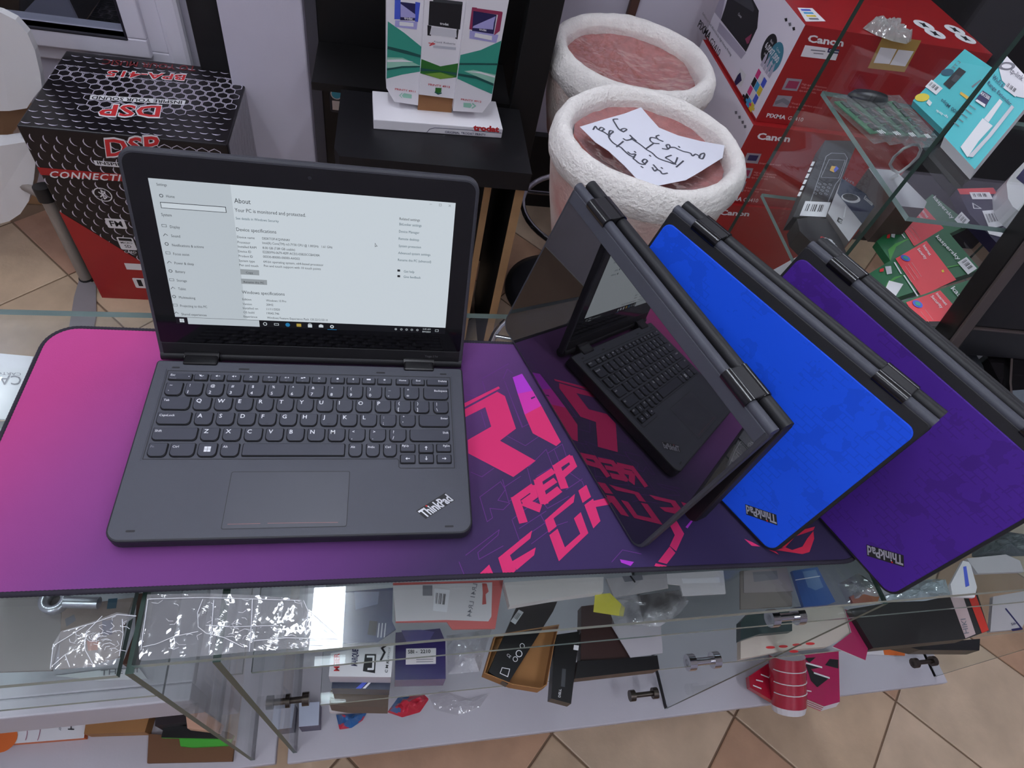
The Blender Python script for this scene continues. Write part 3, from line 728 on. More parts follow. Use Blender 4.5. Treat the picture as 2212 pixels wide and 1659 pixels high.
# ---------------------------------------------------------------- the open laptop
BT = .0195
l1 = thing('laptop', 'open dark grey laptop with its screen lit and keyboard facing the viewer', 'laptop', (0, .09, .004))
T1 = Matrix.Translation((0, BD, BT)); base1 = make_base(l1, T1)
LA = .3274507
HP = V((0, .19365, .0198)); lx, ly, lz = V((1, 0, 0)), V((0, math.sin(LA), math.cos(LA))), V((0, -math.cos(LA), math.sin(LA)))
TL1 = Matrix((lx, ly, lz)).transposed().to_4x4(); TL1.translation = HP
lid1 = make_lid(l1, TL1)
for x in (-.1105, .104):
    b = MB(); b.tube([HP+V((x-.016, -.002, -.005)), HP+V((x+.016, -.002, -.005))], .0075, hinge_m, 14)
    b.box((x-.016, HP.y-.016, .0135), (x+.016, HP.y-.002, .0215), hinge_m, bev=.002); build(b, 'hinge', l1)
b = MB(); b.tube([HP+V((-.15, .002, -.0065)), HP+V((.15, .002, -.0065))], .0062, case_d, 12); build(b, 'hinge_bar', l1)
# screen picture
scr_w = mat('screen_light', (214, 224, 232), .4, base=(10, 10, 12), emit=SCREEN); scr_s = mat('screen_side', (196, 206, 214), .4, base=(10, 10, 12), emit=SCREEN)
scr_k = mat('screen_text', (52, 58, 66), .4, base=(10, 10, 12), emit=.35*SCREEN); scr_b = mat('screen_link', (70, 120, 140), .4, base=(10, 10, 12), emit=.5*SCREEN); scr_bt = mat('screen_button', (166, 174, 180), .4, base=(10, 10, 12), emit=SCREEN*.9)
scr_t = mat('screen_task', (18, 20, 28), .3, base=(10, 10, 12), emit=.3*SCREEN); scr_bl = mat('screen_blue', (40, 140, 200), .4, base=(10, 10, 12), emit=.8*SCREEN); scr_y = mat('screen_yellow', (220, 190, 80), .4, base=(10, 10, 12), emit=.7*SCREEN)
sp = Plane(HP, lx, ly, lift=.00012); K = 2
sp.rect(-.1297, .0325, .1297, .1725, scr_t, K)
SW = lambda u: -.1297+u*.2594/1366; SH = lambda v: .1725-v*.140/768
sp.rect(SW(0), SH(727), SW(1366), SH(0), scr_w, K+1); sp.rect(SW(0), SH(727), SW(340), SH(0), scr_s, K+2)
k1 = crop(250, 320, .26525); k2 = crop(650, 320, .28939)
def st(t, k, p0, p1, h, M=scr_k, bold=0): # text by the photograph's crop: start, end of baseline, letter height in crop px
    a, c = k(p0, p1); d = (c[0]-a[0], c[1]-a[1]); l = math.hypot(*d)
    sc = .26525 if k is k1 else .28939
    A, C = sp.uv(a), sp.uv(c)
    sp.text(t, A[0], A[1], h*sc*.00039, M, K+3, bold, width=C[0]-A[0])
for t, x0, x1, y0, y1, h in (('Settings', 335, 418, 302, 305, 22), ('Home', 415, 482, 400, 403, 24), ('System', 375, 458, 550, 552, 26), ('Display', 445, 525, 648, 651, 24), ('Sound', 455, 527, 722, 726, 24), ('Notifications & actions', 462, 718, 797, 806, 24),
        ('Focus assist', 472, 602, 868, 872, 24), ('Power & sleep', 482, 638, 943, 948, 24), ('Battery', 490, 568, 1012, 1015, 24), ('Storage', 500, 582, 1084, 1088, 24), ('Tablet', 512, 574, 1152, 1155, 24), ('Multitasking', 518, 650, 1222, 1226, 24), ('Projecting to this PC', 528, 746, 1290, 1296, 24), ('Shared experiences', 538, 742, 1358, 1364, 24),
        ('About', 968, 1100, 444, 450, 42), ('Your PC is monitored and protected.', 972, 1548, 515, 545, 32), ('Device specifications', 985, 1308, 672, 684, 32), ('Device name', 990, 1132, 730, 736, 22), ('Processor', 994, 1098, 772, 776, 22), ('Installed RAM', 998, 1146, 808, 812, 22), ('Device ID', 1000, 1104, 846, 848, 22), ('Product ID', 1004, 1118, 884, 886, 22), ('System type', 1006, 1134, 922, 926, 22), ('Pen and touch', 1010, 1162, 958, 964, 22),
        ('DESKTOP-KQVNN4V', 1195, 1420, 742, 752, 22), ('Intel(R) Core(TM) m3-7Y30 CPU @ 1.00GHz   1.61 GHz', 1196, 1765, 778, 808, 22), ('8.00 GB (7.89 GB usable)', 1198, 1460, 818, 830, 22), ('E22B5FF6-0679-4EFF-ACD2-05B25CCBAD8A', 1200, 1662, 852, 872, 22), ('00330-80000-00000-AA502', 1202, 1500, 890, 902, 22), ('64-bit operating system, x64-based processor', 1205, 1692, 930, 950, 22), ('Pen and touch support with 10 touch points', 1208, 1670, 964, 984, 22),
        ('Windows specifications', 1030, 1376, 1182, 1194, 32), ('Edition', 1034, 1105, 1236, 1239, 22), ('Version', 1036, 1110, 1274, 1277, 22), ('Installed on', 1038, 1160, 1308, 1311, 22), ('OS build', 1042, 1130, 1342, 1345, 22), ('Experience', 1044, 1154, 1376, 1380, 22), ('Windows 10 Pro', 1226, 1390, 1246, 1252, 22), ('20H2', 1228, 1284, 1280, 1282, 22), ('11/11/2020', 1230, 1338, 1316, 1320, 22), ('19042.746', 1232, 1332, 1350, 1354, 22), ('Windows Feature Experience Pack 120.2212.551.0', 1234, 1726, 1386, 1402, 22),
        ('Type here to search', 614, 832, 1420, 1426, 24)):
    st(t, k1, (x0, y0), (x1, y1), h)
st('See details in Windows Security', k1, (980, 578), (1328, 592), 22, scr_b); st('Find a setting', k1, (386, 476), (542, 480), 20, scr_bt)
for t, x0, x1, y0, y1 in (('Related settings', 736, 888, 534, 542), ):
    st(t, k2, (x0, y0), (x1, y1), 22)
for t, x0, x1, y0 in (('BitLocker settings', 735, 900, 574), ('Device Manager', 732, 884, 628), ('Remote desktop', 730, 882, 682), ('System protection', 730, 896, 736), ('Advanced system settings', 726, 966, 788), ('Rename this PC (advanced)', 724, 972, 840), ('Get help', 768, 846, 926), ('Give feedback', 766, 894, 966)):
    st(t, k2, (x0, y0), (x1, y0+6), 22, scr_b)
def sq(M, *pts, k=K+3, kk=k1): sp.ppoly(kk(*pts), M, k)
sq(scr_bt, (1014, 982), (1168, 992), (1170, 1034), (1018, 1026)); sq(scr_bt, (1020, 1060), (1232, 1072), (1234, 1112), (1024, 1102))
A = [sp.uv(p) for p in k1((362, 436), (897, 470), (902, 518), (370, 486))]; u0 = A[0][0]; u1 = A[1][0]; v1 = A[0][1]; v0 = A[3][1]
sp.rect(u0, v0, u1, v1, scr_k, K+3); sp.rect(u0+.0005, v0+.0005, u1-.0005, v1-.0005, scr_w, K+4)
st('Find a setting', k1, (386, 476), (542, 480), 20, scr_bt)
sp.text('Copy', sp.uv(k1((1063, 1018))[0])[0], sp.uv(k1((1063, 1018))[0])[1], .0020, scr_k, K+4); sp.text('Rename this PC', sp.uv(k1((1044, 1094))[0])[0], sp.uv(k1((1044, 1094))[0])[1], .0020, scr_k, K+4)
for i, y in enumerate((385, 630, 705, 778, 852, 928, 998, 1070, 1138, 1206, 1276, 1340)):
    c = k1((372 if i == 0 else 396+(y-630)*.14, y))[0]; u, v = sp.uv(c)
    if i % 3 == 0: sp.disc(u, v, .0016, scr_k, K+3, 10, r0=.0011)
    elif i % 3 == 1: sp.stroke([(u-.0018, v-.001), (u+.0018, v-.001), (u+.0018, v+.0012), (u-.0018, v+.0012), (u-.0018, v-.001)], .0003, scr_k, K+3)
    else: sp.stroke([(u-.0018, v-.001), (u, v+.0012), (u+.0018, v-.0004)], .0004, scr_k, K+3)
# task bar
sp.rect(SW(56), SH(767), SW(400), SH(728), scr_s, K+3)
def ic(i): return (SW(428+i*56), SH(748))
sp.disc(*ic(0), .0019, scr_w, K+3, 12, r0=.0013); u, v = ic(1); sp.stroke([(u-.002, v-.001), (u+.002, v-.001), (u+.002, v+.001), (u-.002, v+.001), (u-.002, v-.001)], .0004, scr_w, K+3)
sp.disc(*ic(2), .0022, scr_bl, K+3, 14); u, v = ic(3); sp.rect(u-.0022, v-.0016, u+.0022, v+.0018, scr_y, K+3); u, v = ic(4); sp.rect(u-.002, v-.002, u+.002, v+.0015, scr_w, K+3); sp.stroke([(u-.001, v+.0015), (u-.001, v+.0025), (u+.001, v+.0025), (u+.001, v+.0015)], .0004, scr_w, K+3)
u, v = ic(5); sp.poly([(u-.0022, v-.0015), (u+.0022, v-.0015), (u+.0022, v+.001), (u, v+.0022), (u-.0022, v+.001)], scr_w, K+3); u, v = ic(6); sp.rect(u-.0045, SH(768), u+.0045, SH(729), scr_t, K+3); sp.disc(u, v, .0019, scr_w, K+4, 12, r0=.0009); sp.rect(u-.0045, SH(768), u+.0045, SH(765), scr_bl, K+4)
for i in range(2):
    for j in range(2): sp.rect(SW(18+11*i), SH(758-11*j), SW(28+11*i), SH(748-11*j), scr_w, K+3)
for i, x in enumerate((1098, 1128, 1156, 1184, 1214)):
    u, v = SW(x), SH(748); sp.disc(u, v, .0013, scr_bt, K+3, 8, r0=.0006 if i else .0003)
sp.text('3:49 AM', SW(1264), SH(745), .0017, scr_w, K+3, align='c'); sp.text('8/9/2024', SW(1264), SH(762), .0017, scr_w, K+3, align='c'); u, v = SW(1320), SH(748); sp.stroke([(u-.0016, v-.001), (u+.0016, v-.001), (u+.0016, v+.0014), (u-.0016, v+.0014), (u-.0016, v-.001)], .0003, scr_w, K+3)
u, v = SW(1338), SH(16); sp.stroke([(u-.001, v-.001), (u+.001, v+.001)], .0002, scr_k, K+3); sp.stroke([(u-.001, v+.001), (u+.001, v-.001)], .0002, scr_k, K+3); u = SW(1292); sp.stroke([(u-.001, v-.001), (u+.001, v-.001), (u+.001, v+.001), (u-.001, v+.001), (u-.001, v-.001)], .0002, scr_k, K+3); u = SW(1246); sp.stroke([(u-.001, v), (u+.001, v)], .0002, scr_k, K+3)
u, v = sp.uv(k2((553, 712))[0]); sp.poly([(u, v+.001), (u, v-.0034), (u+.0009, v-.0025), (u+.0024, v-.0026)], scr_k, K+3); sp.poly([(u+.0003, v+.0003), (u+.0003, v-.0026), (u+.0009, v-.002), (u+.0017, v-.0021)], scr_w, K+4)
for y in (914, 956): u, v = sp.uv(k2((731, y))[0]); sp.rect(u-.0014, v-.0008, u+.0012, v+.0014, scr_k, K+3)
sp.build('screen', lid1)
pl = Plane((0, 0, .0006), (1, 0, 0), (0, 1, 0), lift=.0001); pl.flip = 1
pl.text('Yoga 11e', .110, .0032, .0026, mat('faint_print', (86, 84, 88), .5), bold=.01); pl2 = Plane((0, 0, .0002), (1, 0, 0), (0, 1, 0), lift=.0001); pl2.flip = 1; pl2.disc(.001, .184, .0016, mat('webcam', (34, 34, 40), .2), n=14); pl.mb.add(pl2.mb.v, pl2.mb.f, pl2.mb.mats[0])
part(pl.mb, 'chin_print', lid1, TL1)

# ---------------------------------------------------------------- laptops stood up like tents
def skin_mat(name, c, c2):
    M = bpy.data.materials.new(name); M.use_nodes = True; nt = M.node_tree; N = nt.nodes; L = nt.links; b = N['Principled BSDF']
    b.inputs['Roughness'].default_value = .55; b.inputs['Specular IOR Level'].default_value = .3
    tc = N.new('ShaderNodeTexCoord'); br = N.new('ShaderNodeTexBrick'); br.inputs['Scale'].default_value = 42; br.inputs['Mortar Size'].default_value = .025; br.inputs['Color1'].default_value = (1, 1, 1, 1); br.inputs['Color2'].default_value = (.2, .2, .2, 1); br.inputs['Mortar'].default_value = (0, 0, 0, 1)
    L.new(tc.outputs['Object'], br.inputs['Vector'])
    no = N.new('ShaderNodeTexNoise'); no.inputs['Scale'].default_value = 38; no.inputs['Detail'].default_value = 3; L.new(tc.outputs['Object'], no.inputs['Vector'])
    vo = N.new('ShaderNodeTexVoronoi'); vo.distance = 'CHEBYCHEV'; vo.inputs['Scale'].default_value = 48; L.new(tc.outputs['Object'], vo.inputs['Vector'])
    g = N.new('ShaderNodeMath'); g.operation = 'GREATER_THAN'; g.inputs[1].default_value = .52; L.new(no.outputs['Fac'], g.inputs[0])
    sx = N.new('ShaderNodeSeparateColor'); L.new(vo.outputs['Color'], sx.inputs[0]); g2 = N.new('ShaderNodeMath'); g2.operation = 'GREATER_THAN'; g2.inputs[1].default_value = .66; L.new(sx.outputs[0], g2.inputs[0])
    ml = N.new('ShaderNodeMath'); ml.operation = 'MULTIPLY'; L.new(g.outputs[0], ml.inputs[0]); L.new(g2.outputs[0], ml.inputs[1])
    iv = N.new('ShaderNodeMath'); iv.operation = 'LESS_THAN'; iv.inputs[1].default_value = .1; L.new(br.outputs['Color'], iv.inputs[0]); ml2 = N.new('ShaderNodeMath'); ml2.operation = 'MULTIPLY'; L.new(iv.outputs[0], ml2.inputs[0]); L.new(g.outputs[0], ml2.inputs[1])
    mxm = N.new('ShaderNodeMath'); mxm.operation = 'MAXIMUM'; L.new(ml.outputs[0], mxm.inputs[0]); L.new(ml2.outputs[0], mxm.inputs[1])
    mx = N.new('ShaderNodeMix'); mx.data_type = 'RGBA'; mx.inputs[6].default_value = lin(c); mx.inputs[7].default_value = lin(c2); L.new(mxm.outputs[0], mx.inputs[0]); L.new(mx.outputs[2], b.inputs['Base Color'])
    MATS[name] = M; return M
def mirror_glass():
    M = bpy.data.materials.new('dark_touch_glass'); M.use_nodes = True; nt = M.node_tree; N = nt.nodes; L = nt.links; b = N['Principled BSDF']
    b.inputs['Base Color'].default_value = (.004, .0035, .004, 1); b.inputs['Roughness'].default_value = .015; b.inputs['IOR'].default_value = 2.7; b.inputs['Specular IOR Level'].default_value = .5
    return M
TG = mirror_glass()
def tent(fit, z0, label, skin, px_badge, spread):
    x, y, yaw, th, d = fit
    e = V((math.cos(yaw), math.sin(yaw), 0)); n = V((-math.sin(yaw), math.cos(yaw), 0)); z = V((0, 0, 1))
    up = n*math.cos(th)+z*math.sin(th); out = -n*math.sin(th)+z*math.cos(th)
    tip = V((x, y, z0)); crest = tip+up*d
    root = thing('laptop', label, 'laptop', (crest.x, crest.y, z0-.002), 'laptops stood up like tents')
    yl = -up; nl = out if skin is None else -out
    xl = yl.cross(nl); T = Matrix((xl, yl, nl)).transposed().to_4x4(); org = crest if skin is None else crest-out*.0095
    T.translation = org+yl*.004
    lid = make_lid(root, T, L=d-.004, y0=-.004, backskin=skin, glassM=TG if skin is None else None, bezel=1)
    # base leans the other way
    th2 = math.radians(spread)
    dn = n*math.cos(th2)-z*math.sin(th2); N_ = n*math.sin(th2)+z*math.cos(th2)
    lt, bt = .0095, .0135
    yb = -dn
    if skin is None: zb = N_; o = crest+n*(lt+bt+.004)*1.0
    else: zb = -N_; o = crest+n*(lt+.004)
    xb = yb.cross(zb); Tb = Matrix((xb, yb, zb)).transposed().to_4x4()
    # length so that the front edge touches the surface
    Lb = min(.192, (o.z-z0-(.0042 if skin is None else 0))/math.sin(th2))
    Tb.translation = o+dn*.004
    base = make_base(root, Tb, True, Lb-.006, ports=True, body=case_d)
    # rounded hinge edges and the two hinge clips bridging them
    for s in (-1, 1):
        c = crest+e*(s*.107)+n*(lt*.5)
        b = MB()
        b.tube([c-e*.0155+out*.001, c+e*.0155+out*.001], .0062, hinge_m, 14)
        b.tube([c-e*.0155+n*.0135, c+e*.0155+n*.0135], .0066, hinge_m, 14)
        A = Matrix((e, n, z)).transposed().to_4x4(); A.translation = c+n*.0068
        b.box((-.0155, -.007, -.006), (.0155, .007, .0062), case_d, A, bev=.001)
        build(b, 'hinge', root)
    b = MB(); c = crest+n*(lt*.5)-z*.001; b.tube([c-e*.150, c+e*.150], .0050, case_m, 14); build(b, 'lid_edge', root)
    b = MB(); c = crest+n*(lt+.010)-z*.002; b.tube([c-e*.150, c+e*.150], .0062, case_d, 14); build(b, 'base_edge', root)
    if px_badge:
        pl = Plane(org+out*.0107, xl, yl, lift=.00025); badge(pl, *px_badge); pl.build('word_badge', lid)
    return root, T
tent((.25501, .11842, -1.21776, 1.332, .19237), .0068, 'laptop stood up like a tent, its dark glossy screen mirroring the open laptop', None, None, 88)
kb = crop(1380, 440, .4701); kp = crop(1660, 540, .4521)
tent((.3673054, .0970636, -1.0158033, 1.1957609, .1930135), .0072, 'laptop stood up like a tent with a bright blue lid cover', skin_mat('blue_skin', (18, 80, 222), (16, 75, 211)), kb((630, 1432), (492, 1385), (634, 1472)), 96)
tent((.4912, .056, -1.1089, 1.2406, .1934), .0072, 'laptop stood up like a tent with a deep violet lid cover', skin_mat('violet_skin', (70, 30, 136), (64, 26, 124)), kp((643, 1462), (472, 1412), (645, 1508)), 74)
# ================================================================== back of the room
paper_w = mat('paper_white', (232, 228, 232), .6); ink_k = mat('ink_black', (26, 24, 28), .6); ink_r = mat('ink_red', (206, 44, 48), .55); ink_w = mat('ink_white', (232, 230, 232), .55); ink_g = mat('ink_grey', (120, 118, 126), .6)
card_b = mat('cardboard', (150, 104, 66), .8, var=.08, vscale=8, bump=.15, bscale=200)
film_c = clear('clear_film', (.97, .97, .98), .05, rough=.06, bump=.5, bscale=40, haze=.03)

# ---------------------------------------------------------------- speaker carton
DX0, DX1, DY0, DY1, DZ1 = -.762, -.318, 1.168, 1.515, -.398
box_k = mat('carton_black', (22, 18, 22), .32, spec=.5); red_c = mat('carton_red', (166, 34, 36), .4, spec=.5); hexm = mat('honeycomb_white', (206, 198, 214), .5)
sb = thing('speaker_carton', 'black and red honeycomb printed speaker carton standing on the floor behind the laptop', 'box', ((DX0+DX1)/2, (DY0+DY1)/2, FLOOR))
b = MB(); b.box((DX0, DY0, FLOOR+.0005), (DX1, DY1, DZ1), box_k, bev=.003); build(b, 'carton', sb)
fr = Plane((DX0, DY0, FLOOR), (1, 0, 0), (0, 0, 1), lift=.0003); W_, H_ = DX1-DX0, DZ1-FLOOR
# red lower field
kd = crop(0, 0, .43396)

cz = fr.uv((150, 374.5))[1]
def honey(pl, u0, v0, u1, v1, p, test, full, sh=0):
    nr = int((v1-v0)/(p*.866))+1
    for r in range(nr):
        v = v0+r*p*.866
        for c in range(int((u1-u0)/p)+1):
            u = u0+c*p+(p/2 if r % 2 else 0)
            if u > u1-p*.3 or u < u0+p*.3 or v > v1-p*.3 or v < v0+p*.3 or not test(u, v): continue
            f = full(u, v)
            if f > .6:
                A = [math.pi/6+math.pi/3*i for i in range(7)]
                for a, d in zip(A, A[1:]):
                    pl.poly([(u+p*.55*math.cos(a), v+p*.55*math.sin(a)), (u+p*.55*math.cos(d), v+p*.55*math.sin(d)), (u+p*.48*math.cos(d), v+p*.48*math.sin(d)), (u+p*.48*math.cos(a), v+p*.48*math.sin(a))], hexm)
            else:
                s0 = math.pi*(.72 if sh == 0 else 1.2); s1 = s0+math.pi*(.35+f)
                n = 4; A = [s0+(s1-s0)*i/n for i in range(n+1)]
                for i, (a, d) in enumerate(zip(A, A[1:])):
                    wa = .10*math.sin(math.pi*(i+.15)/n)+.02; wd = .10*math.sin(math.pi*min(n, i+1.15)/n)+.02
                    pl.poly([(u+p*.46*math.cos(a), v+p*.46*math.sin(a)), (u+p*.46*math.cos(d), v+p*.46*math.sin(d)), (u+p*(.46-wd)*math.cos(d), v+p*(.46-wd)*math.sin(d)), (u+p*(.46-wa)*math.cos(a), v+p*(.46-wa)*math.sin(a))], hexm)
def diag(u): return .315-u*1.12   # the red field climbs to the left
HP_ = .0275
honey(fr, 0, 0, W_, H_, HP_, lambda u, v: v > max(0, diag(u))+.006 and not (cz-.012 < v < cz+.012), lambda u, v: .2+.9*(u/W_), 0)
fr.poly([(0, 0), (W_, 0), (W_, .01), (.28, .01), (0, .315)], red_c, 2); fr.rect(0, cz-.0105, W_, cz+.0105, red_c, 2)
fr.ptext('CONNECTION', *kd((246, 882), (703, 906), (250, 850)), ink_w, 3, .02, 1.15)
kt = crop(0, 0, .43396)
fr.ptext('DSP', *kt((528, 779), (800, 760), (516, 690)), ink_w, 3, .055); fr.ptext('DSP', *kt((532, 776), (797, 757), (521, 694)), ink_r, 4, .02)
a = [fr.uv(p) for p in kt((466, 797), (760, 818), (760, 846), (478, 822))]
fr.rect(a[0][0], a[3][1], .32, a[0][1], ink_w, 3); fr.text('INSPIRE YOUR SOUND', a[0][0]+.006, a[3][1]+.004, (a[0][1]-a[3][1])*.6, ink_k, 4, .02, width=.2)
u, v = fr.uv(kt((512, 968))[0]); fr.disc(u, v, .021, ink_w, 3, 20, r0=.0185); fr.stroke([(u-.007, v-.007), (u+.007, v+.007), (u, v+.013), (u, v-.013), (u+.007, v-.007), (u-.007, v+.007)], .003, ink_w, 3)
u, v = fr.uv(kt((578, 1112))[0]); fr.poly(rrect(u-.023, v-.016, u+.023, v+.016, .004, 3), ink_w, 3); fr.text('FM', u, v-.009, .018, ink_k, 4, .02, align='c')
u, v = fr.uv(kt((632, 1212))[0]); fr.poly(rrect(u-.020, v-.022, u+.020, v+.022, .004, 3), ink_w, 3); fr.rect(u-.016, v+.010, u+.016, v+.019, ink_k, 4); fr.text('MICRO', u, v+.000, .0065, ink_k, 4, .01, align='c'); fr.text('SD', u, v-.014, .010, ink_k, 4, .01, align='c'); fr.text('CARD', u, v-.034, .008, ink_w, 3, .01, align='c')
u, v = fr.uv(kt((640, 1325))[0]); fr.rect(u-.008, v-.012, u+.05, v+.012, ink_w, 3); u, v = fr.uv(kt((690, 1408))[0]); fr.poly(rrect(u-.012, v-.020, u+.03, v+.020, .004, 3), ink_w, 3); fr.rect(u-.002, v-.012, u+.010, v+.014, ink_k, 4)
fr.build('front_print', sb)
tp = Plane((DX0, DY0, DZ1), (1, 0, 0), (0, 1, 0), lift=.0003)
honey(tp, 0, 0, W_, DY1-DY0, HP_, lambda u, v: True, lambda u, v: .9 if .32 < (v/(DY1-DY0))*.9+.1*math.sin(u*9) < .72 and not (u < .1 and v < .2) else .25, 1)
tp.ptext('DSP', *kt((808, 528), (500, 520), (796, 588)), ink_w, 3, .05); tp.ptext('DSP', *kt((804, 531), (505, 523), (793, 584)), ink_r, 4, .02)
tp.ppoly(kt((452, 474), (925, 502), (918, 524), (446, 496)), ink_w, 3); tp.ptext('INSPIRE YOUR SOUND', *kt((908, 505), (460, 480), (905, 520)), ink_k, 4, .02)
tp.ptext('BPA-415', *kt((930, 372), (538, 350), (918, 404)), ink_w, 3, .05); tp.ptext('BPA-415', *kt((927, 375), (541, 353), (916, 402)), ink_r, 4, .015)
tp.ptext('TO YOUR MUSIC', *kt((978, 332), (516, 296), (972, 356)), mat('ink_darkred', (120, 36, 40), .5), 3, .01)
tp.build('top_print', sb)
b = MB(); b.add([(DX0-.022, DY0+.01, DZ1-.028), (DX0-.001, DY0-.001, DZ1-.034), (DX0+.004, DY0-.002, DZ1+.001), (DX0-.001, DY0+.12, DZ1+.001), (DX0-.004, DY0+.08, DZ1-.01)], [(0, 1, 2, 3, 4)], film_c); build(b, 'loose_film', sb)
b = MB(); b.box((DX1+.0008, DY0+.01, FLOOR+.02), (DX1+.0014, DY1-.01, DZ1-.004), film_c); build(b, 'side_film', sb)

# ---------------------------------------------------------------- white chair at the left
plw = mat('white_plastic', (228, 226, 226), .35, spec=.5, bump=.05, bscale=20); tan = mat('tan_fabric', (150, 112, 80), .85, bump=.2, bscale=300); grey_t = mat('grey_tube', (150, 140, 132), .45, metal=.2); cap_k = mat('black_cap', (30, 28, 28), .5)
CY = 1.33
ch = thing('chair', 'white plastic shell chair on a grey tube leg at the left edge', 'chair', (-1.02, CY, FLOOR))
def curved(mb, px, y, dep, M, th=.012, bend=.10):
    """a panel outlined on a plane y, bowed backwards, with thickness"""
    P = [ony(p, y) for p in px]; n = len(P); cx = sum(p.x for p in P)/n
    F = [V((p.x, p.y+bend*((p.x-cx)/.2)**2*.2, p.z)) for p in P]; B = [p+V((0, th, 0)) for p in F]
    c0 = V((cx, y-.0, sum(p.z for p in P)/n)); c1 = c0+V((0, th, 0))
    for i in range(n):
        j = (i+1) % n; mb.add([F[i], F[j], c0], [(0, 1, 2)], M, None, True); mb.add([B[j], B[i], c1], [(0, 1, 2)], M, None, True); mb.add([F[i], B[i], B[j], F[j]], [(0, 1, 2, 3)], M, None, True)
b = MB(); curved(b, [(-90, 10), (-40, 16), (0, 27), (32, 44), (58, 74), (74, 110), (86, 160), (90, 190), (70, 215), (58, 234), (20, 240), (-60, 244), (-110, 238), (-120, 120)], CY, 0, plw, .02); build(b, 'backrest', ch)
b = MB(); curved(b, [(-110, 236), (0, 238), (72, 232), (66, 262), (70, 290), (76, 310), (0, 318), (-110, 322)], CY+.06, 0, tan, .02); build(b, 'back_cushion', ch)
b = MB(); curved(b, [(-110, 318), (0, 316), (72, 308), (76, 340), (72, 390), (62, 435), (44, 462), (20, 478), (0, 484), (-60, 488), (-110, 486)], CY-.04, 0, plw, .05); build(b, 'seat_shell', ch)
lg0 = ony((100, 424), CY+.02); lg1 = onz((188, 604), FLOOR)
lg1 = V((lg1.x, lg1.y, FLOOR+.008)); lg0 = V((lg1.x-.03, lg1.y+.03, ony((100, 424), lg1.y+.03).z)); lg0.x = ony((100, 424), lg1.y+.03).x
b = MB(); b.tube([lg0, lg1], .0165, grey_t, 14); build(b, 'leg', ch)
b = MB(); b.tube([lg0+(lg0-lg1).normalized()*.03, lg0-(lg0-lg1).normalized()*.01], .022, cap_k, 14); build(b, 'leg_cap', ch)
b = MB(); b.tube([lg1, lg1+V((0, 0, -.0075))], .02, cap_k, 14); build(b, 'foot', ch)
P = [onz(p, FLOOR+.006) for p in ((172, 600), (207, 612), (208, 680), (192, 760), (140, 760), (152, 690), (160, 640))]
b = MB(); b.prism([(p.x, p.y) for p in P], FLOOR+.0003, FLOOR+.006, mat('grey_steel', (150, 142, 144), .4, metal=.3)); build(b, 'floor_plate', ch)
b = MB(); s0 = V((lg0.x-.28, CY+.1, lg0.z+.01)); b.tube([lg0, s0], .014, grey_t, 10); b.tube([s0, V((s0.x-.05, CY, FLOOR+.008))], .0165, grey_t, 12); build(b, 'rear_leg', ch)

# ---------------------------------------------------------------- black shelf unit with the stamp display
black = mat('black_laminate', (20, 19, 22), .42, bump=.12, bscale=60, var=.15, vscale=5, spec=.45); edge_w = mat('raw_wood_edge', (186, 148, 104), .7, var=.1, vscale=20); black2 = mat('black_panel', (10, 8, 9), .5); greyp = mat('grey_edge', (66, 64, 72), .5)
PZ = -.25
PL = [onz(p, PZ) for p in ((721, 336), (1146, 370), (1126, 235), (742, 198))]
px0, px1, py0, py1 = -.050, .376, PL[0].y, 1.21
su = thing('shelf_unit', 'black laminate shelf unit with a protruding desk and raw wood edges', 'shelf', ((px0+px1)/2, 1.1, FLOOR))
b = MB(); b.prism([(px0+.012, py0), (px1, py0), (px1, py1), (px0, py1), (px0, py0+.03)], PZ-.045, PZ, black); build(b, 'desk_top', su)
b = MB(); b.box((px1-.024, py0+.02, FLOOR), (px1-.004, py1, PZ-.045), black2); build(b, 'side_panel', su)
b = MB(); b.box((px1-.0245, py0+.0175, FLOOR), (px1-.0035, py0+.02, PZ-.045), edge_w); build(b, 'wood_edge', su)
b = MB(); b.box((px1-.09, py0+.06, FLOOR), (px1-.074, py1, PZ-.045), black2); build(b, 'divider_panel', su)
b = MB(); b.box((px1-.0905, py0+.0575, FLOOR), (px1-.0735, py0+.06, PZ-.045), edge_w); build(b, 'wood_edge', su)
b = MB(); b.box((px0+.004, py0+.02, FLOOR), (px0+.024, py1, PZ-.045), black2); build(b, 'side_panel', su)
# tall part
R0 = ony((1145, 0), 1.215); R1 = ony((1221, 0), 1.215); L0 = ony((655, 0), 1.43); L1 = ony((682, 0), 1.43)
tz = .62
b = MB(); b.box((R0.x, 1.215, FLOOR), (R1.x, 1.258, tz), black2, bev=.002); build(b, 'right_upright', su)
b = MB(); b.box((L0.x+.002, 1.425, FLOOR), (L1.x, 1.44, tz), greyp); build(b, 'left_edge_strip', su)
b = MB(); b.box((L1.x, 1.43, FLOOR), (R1.x, 1.445, tz), black2); build(b, 'back_panel', su)
b = MB(); b.box((L1.x, 1.23, .02), (R0.x, 1.428, .04), black2); build(b, 'inner_shelf', su)
b = MB(); b.box((L1.x, 1.23, PZ-.02), (R0.x, 1.428, PZ-.001), black2); build(b, 'inner_shelf', su)
q = ony((727, 205), 1.40); b = MB(); b.box((q.x-.018, 1.395, q.z-.05), (q.x+.018, 1.428, q.z+.045), mat('lock_body', (44, 42, 48), .4), bev=.006); o = build(b, 'lock', su)
b = MB(); pl = Plane((q.x, 1.395, q.z), (1, 0, 0), (0, 0, 1)); pl.disc(0, .005, .013, mat('lock_teal', (60, 150, 170), .3), 1); pl.disc(0, .005, .015, silver, 2, 16, r0=.0125); pl.rect(-.012, -.04, .012, -.014, silver, 1); pl.build('lock_plate', o)

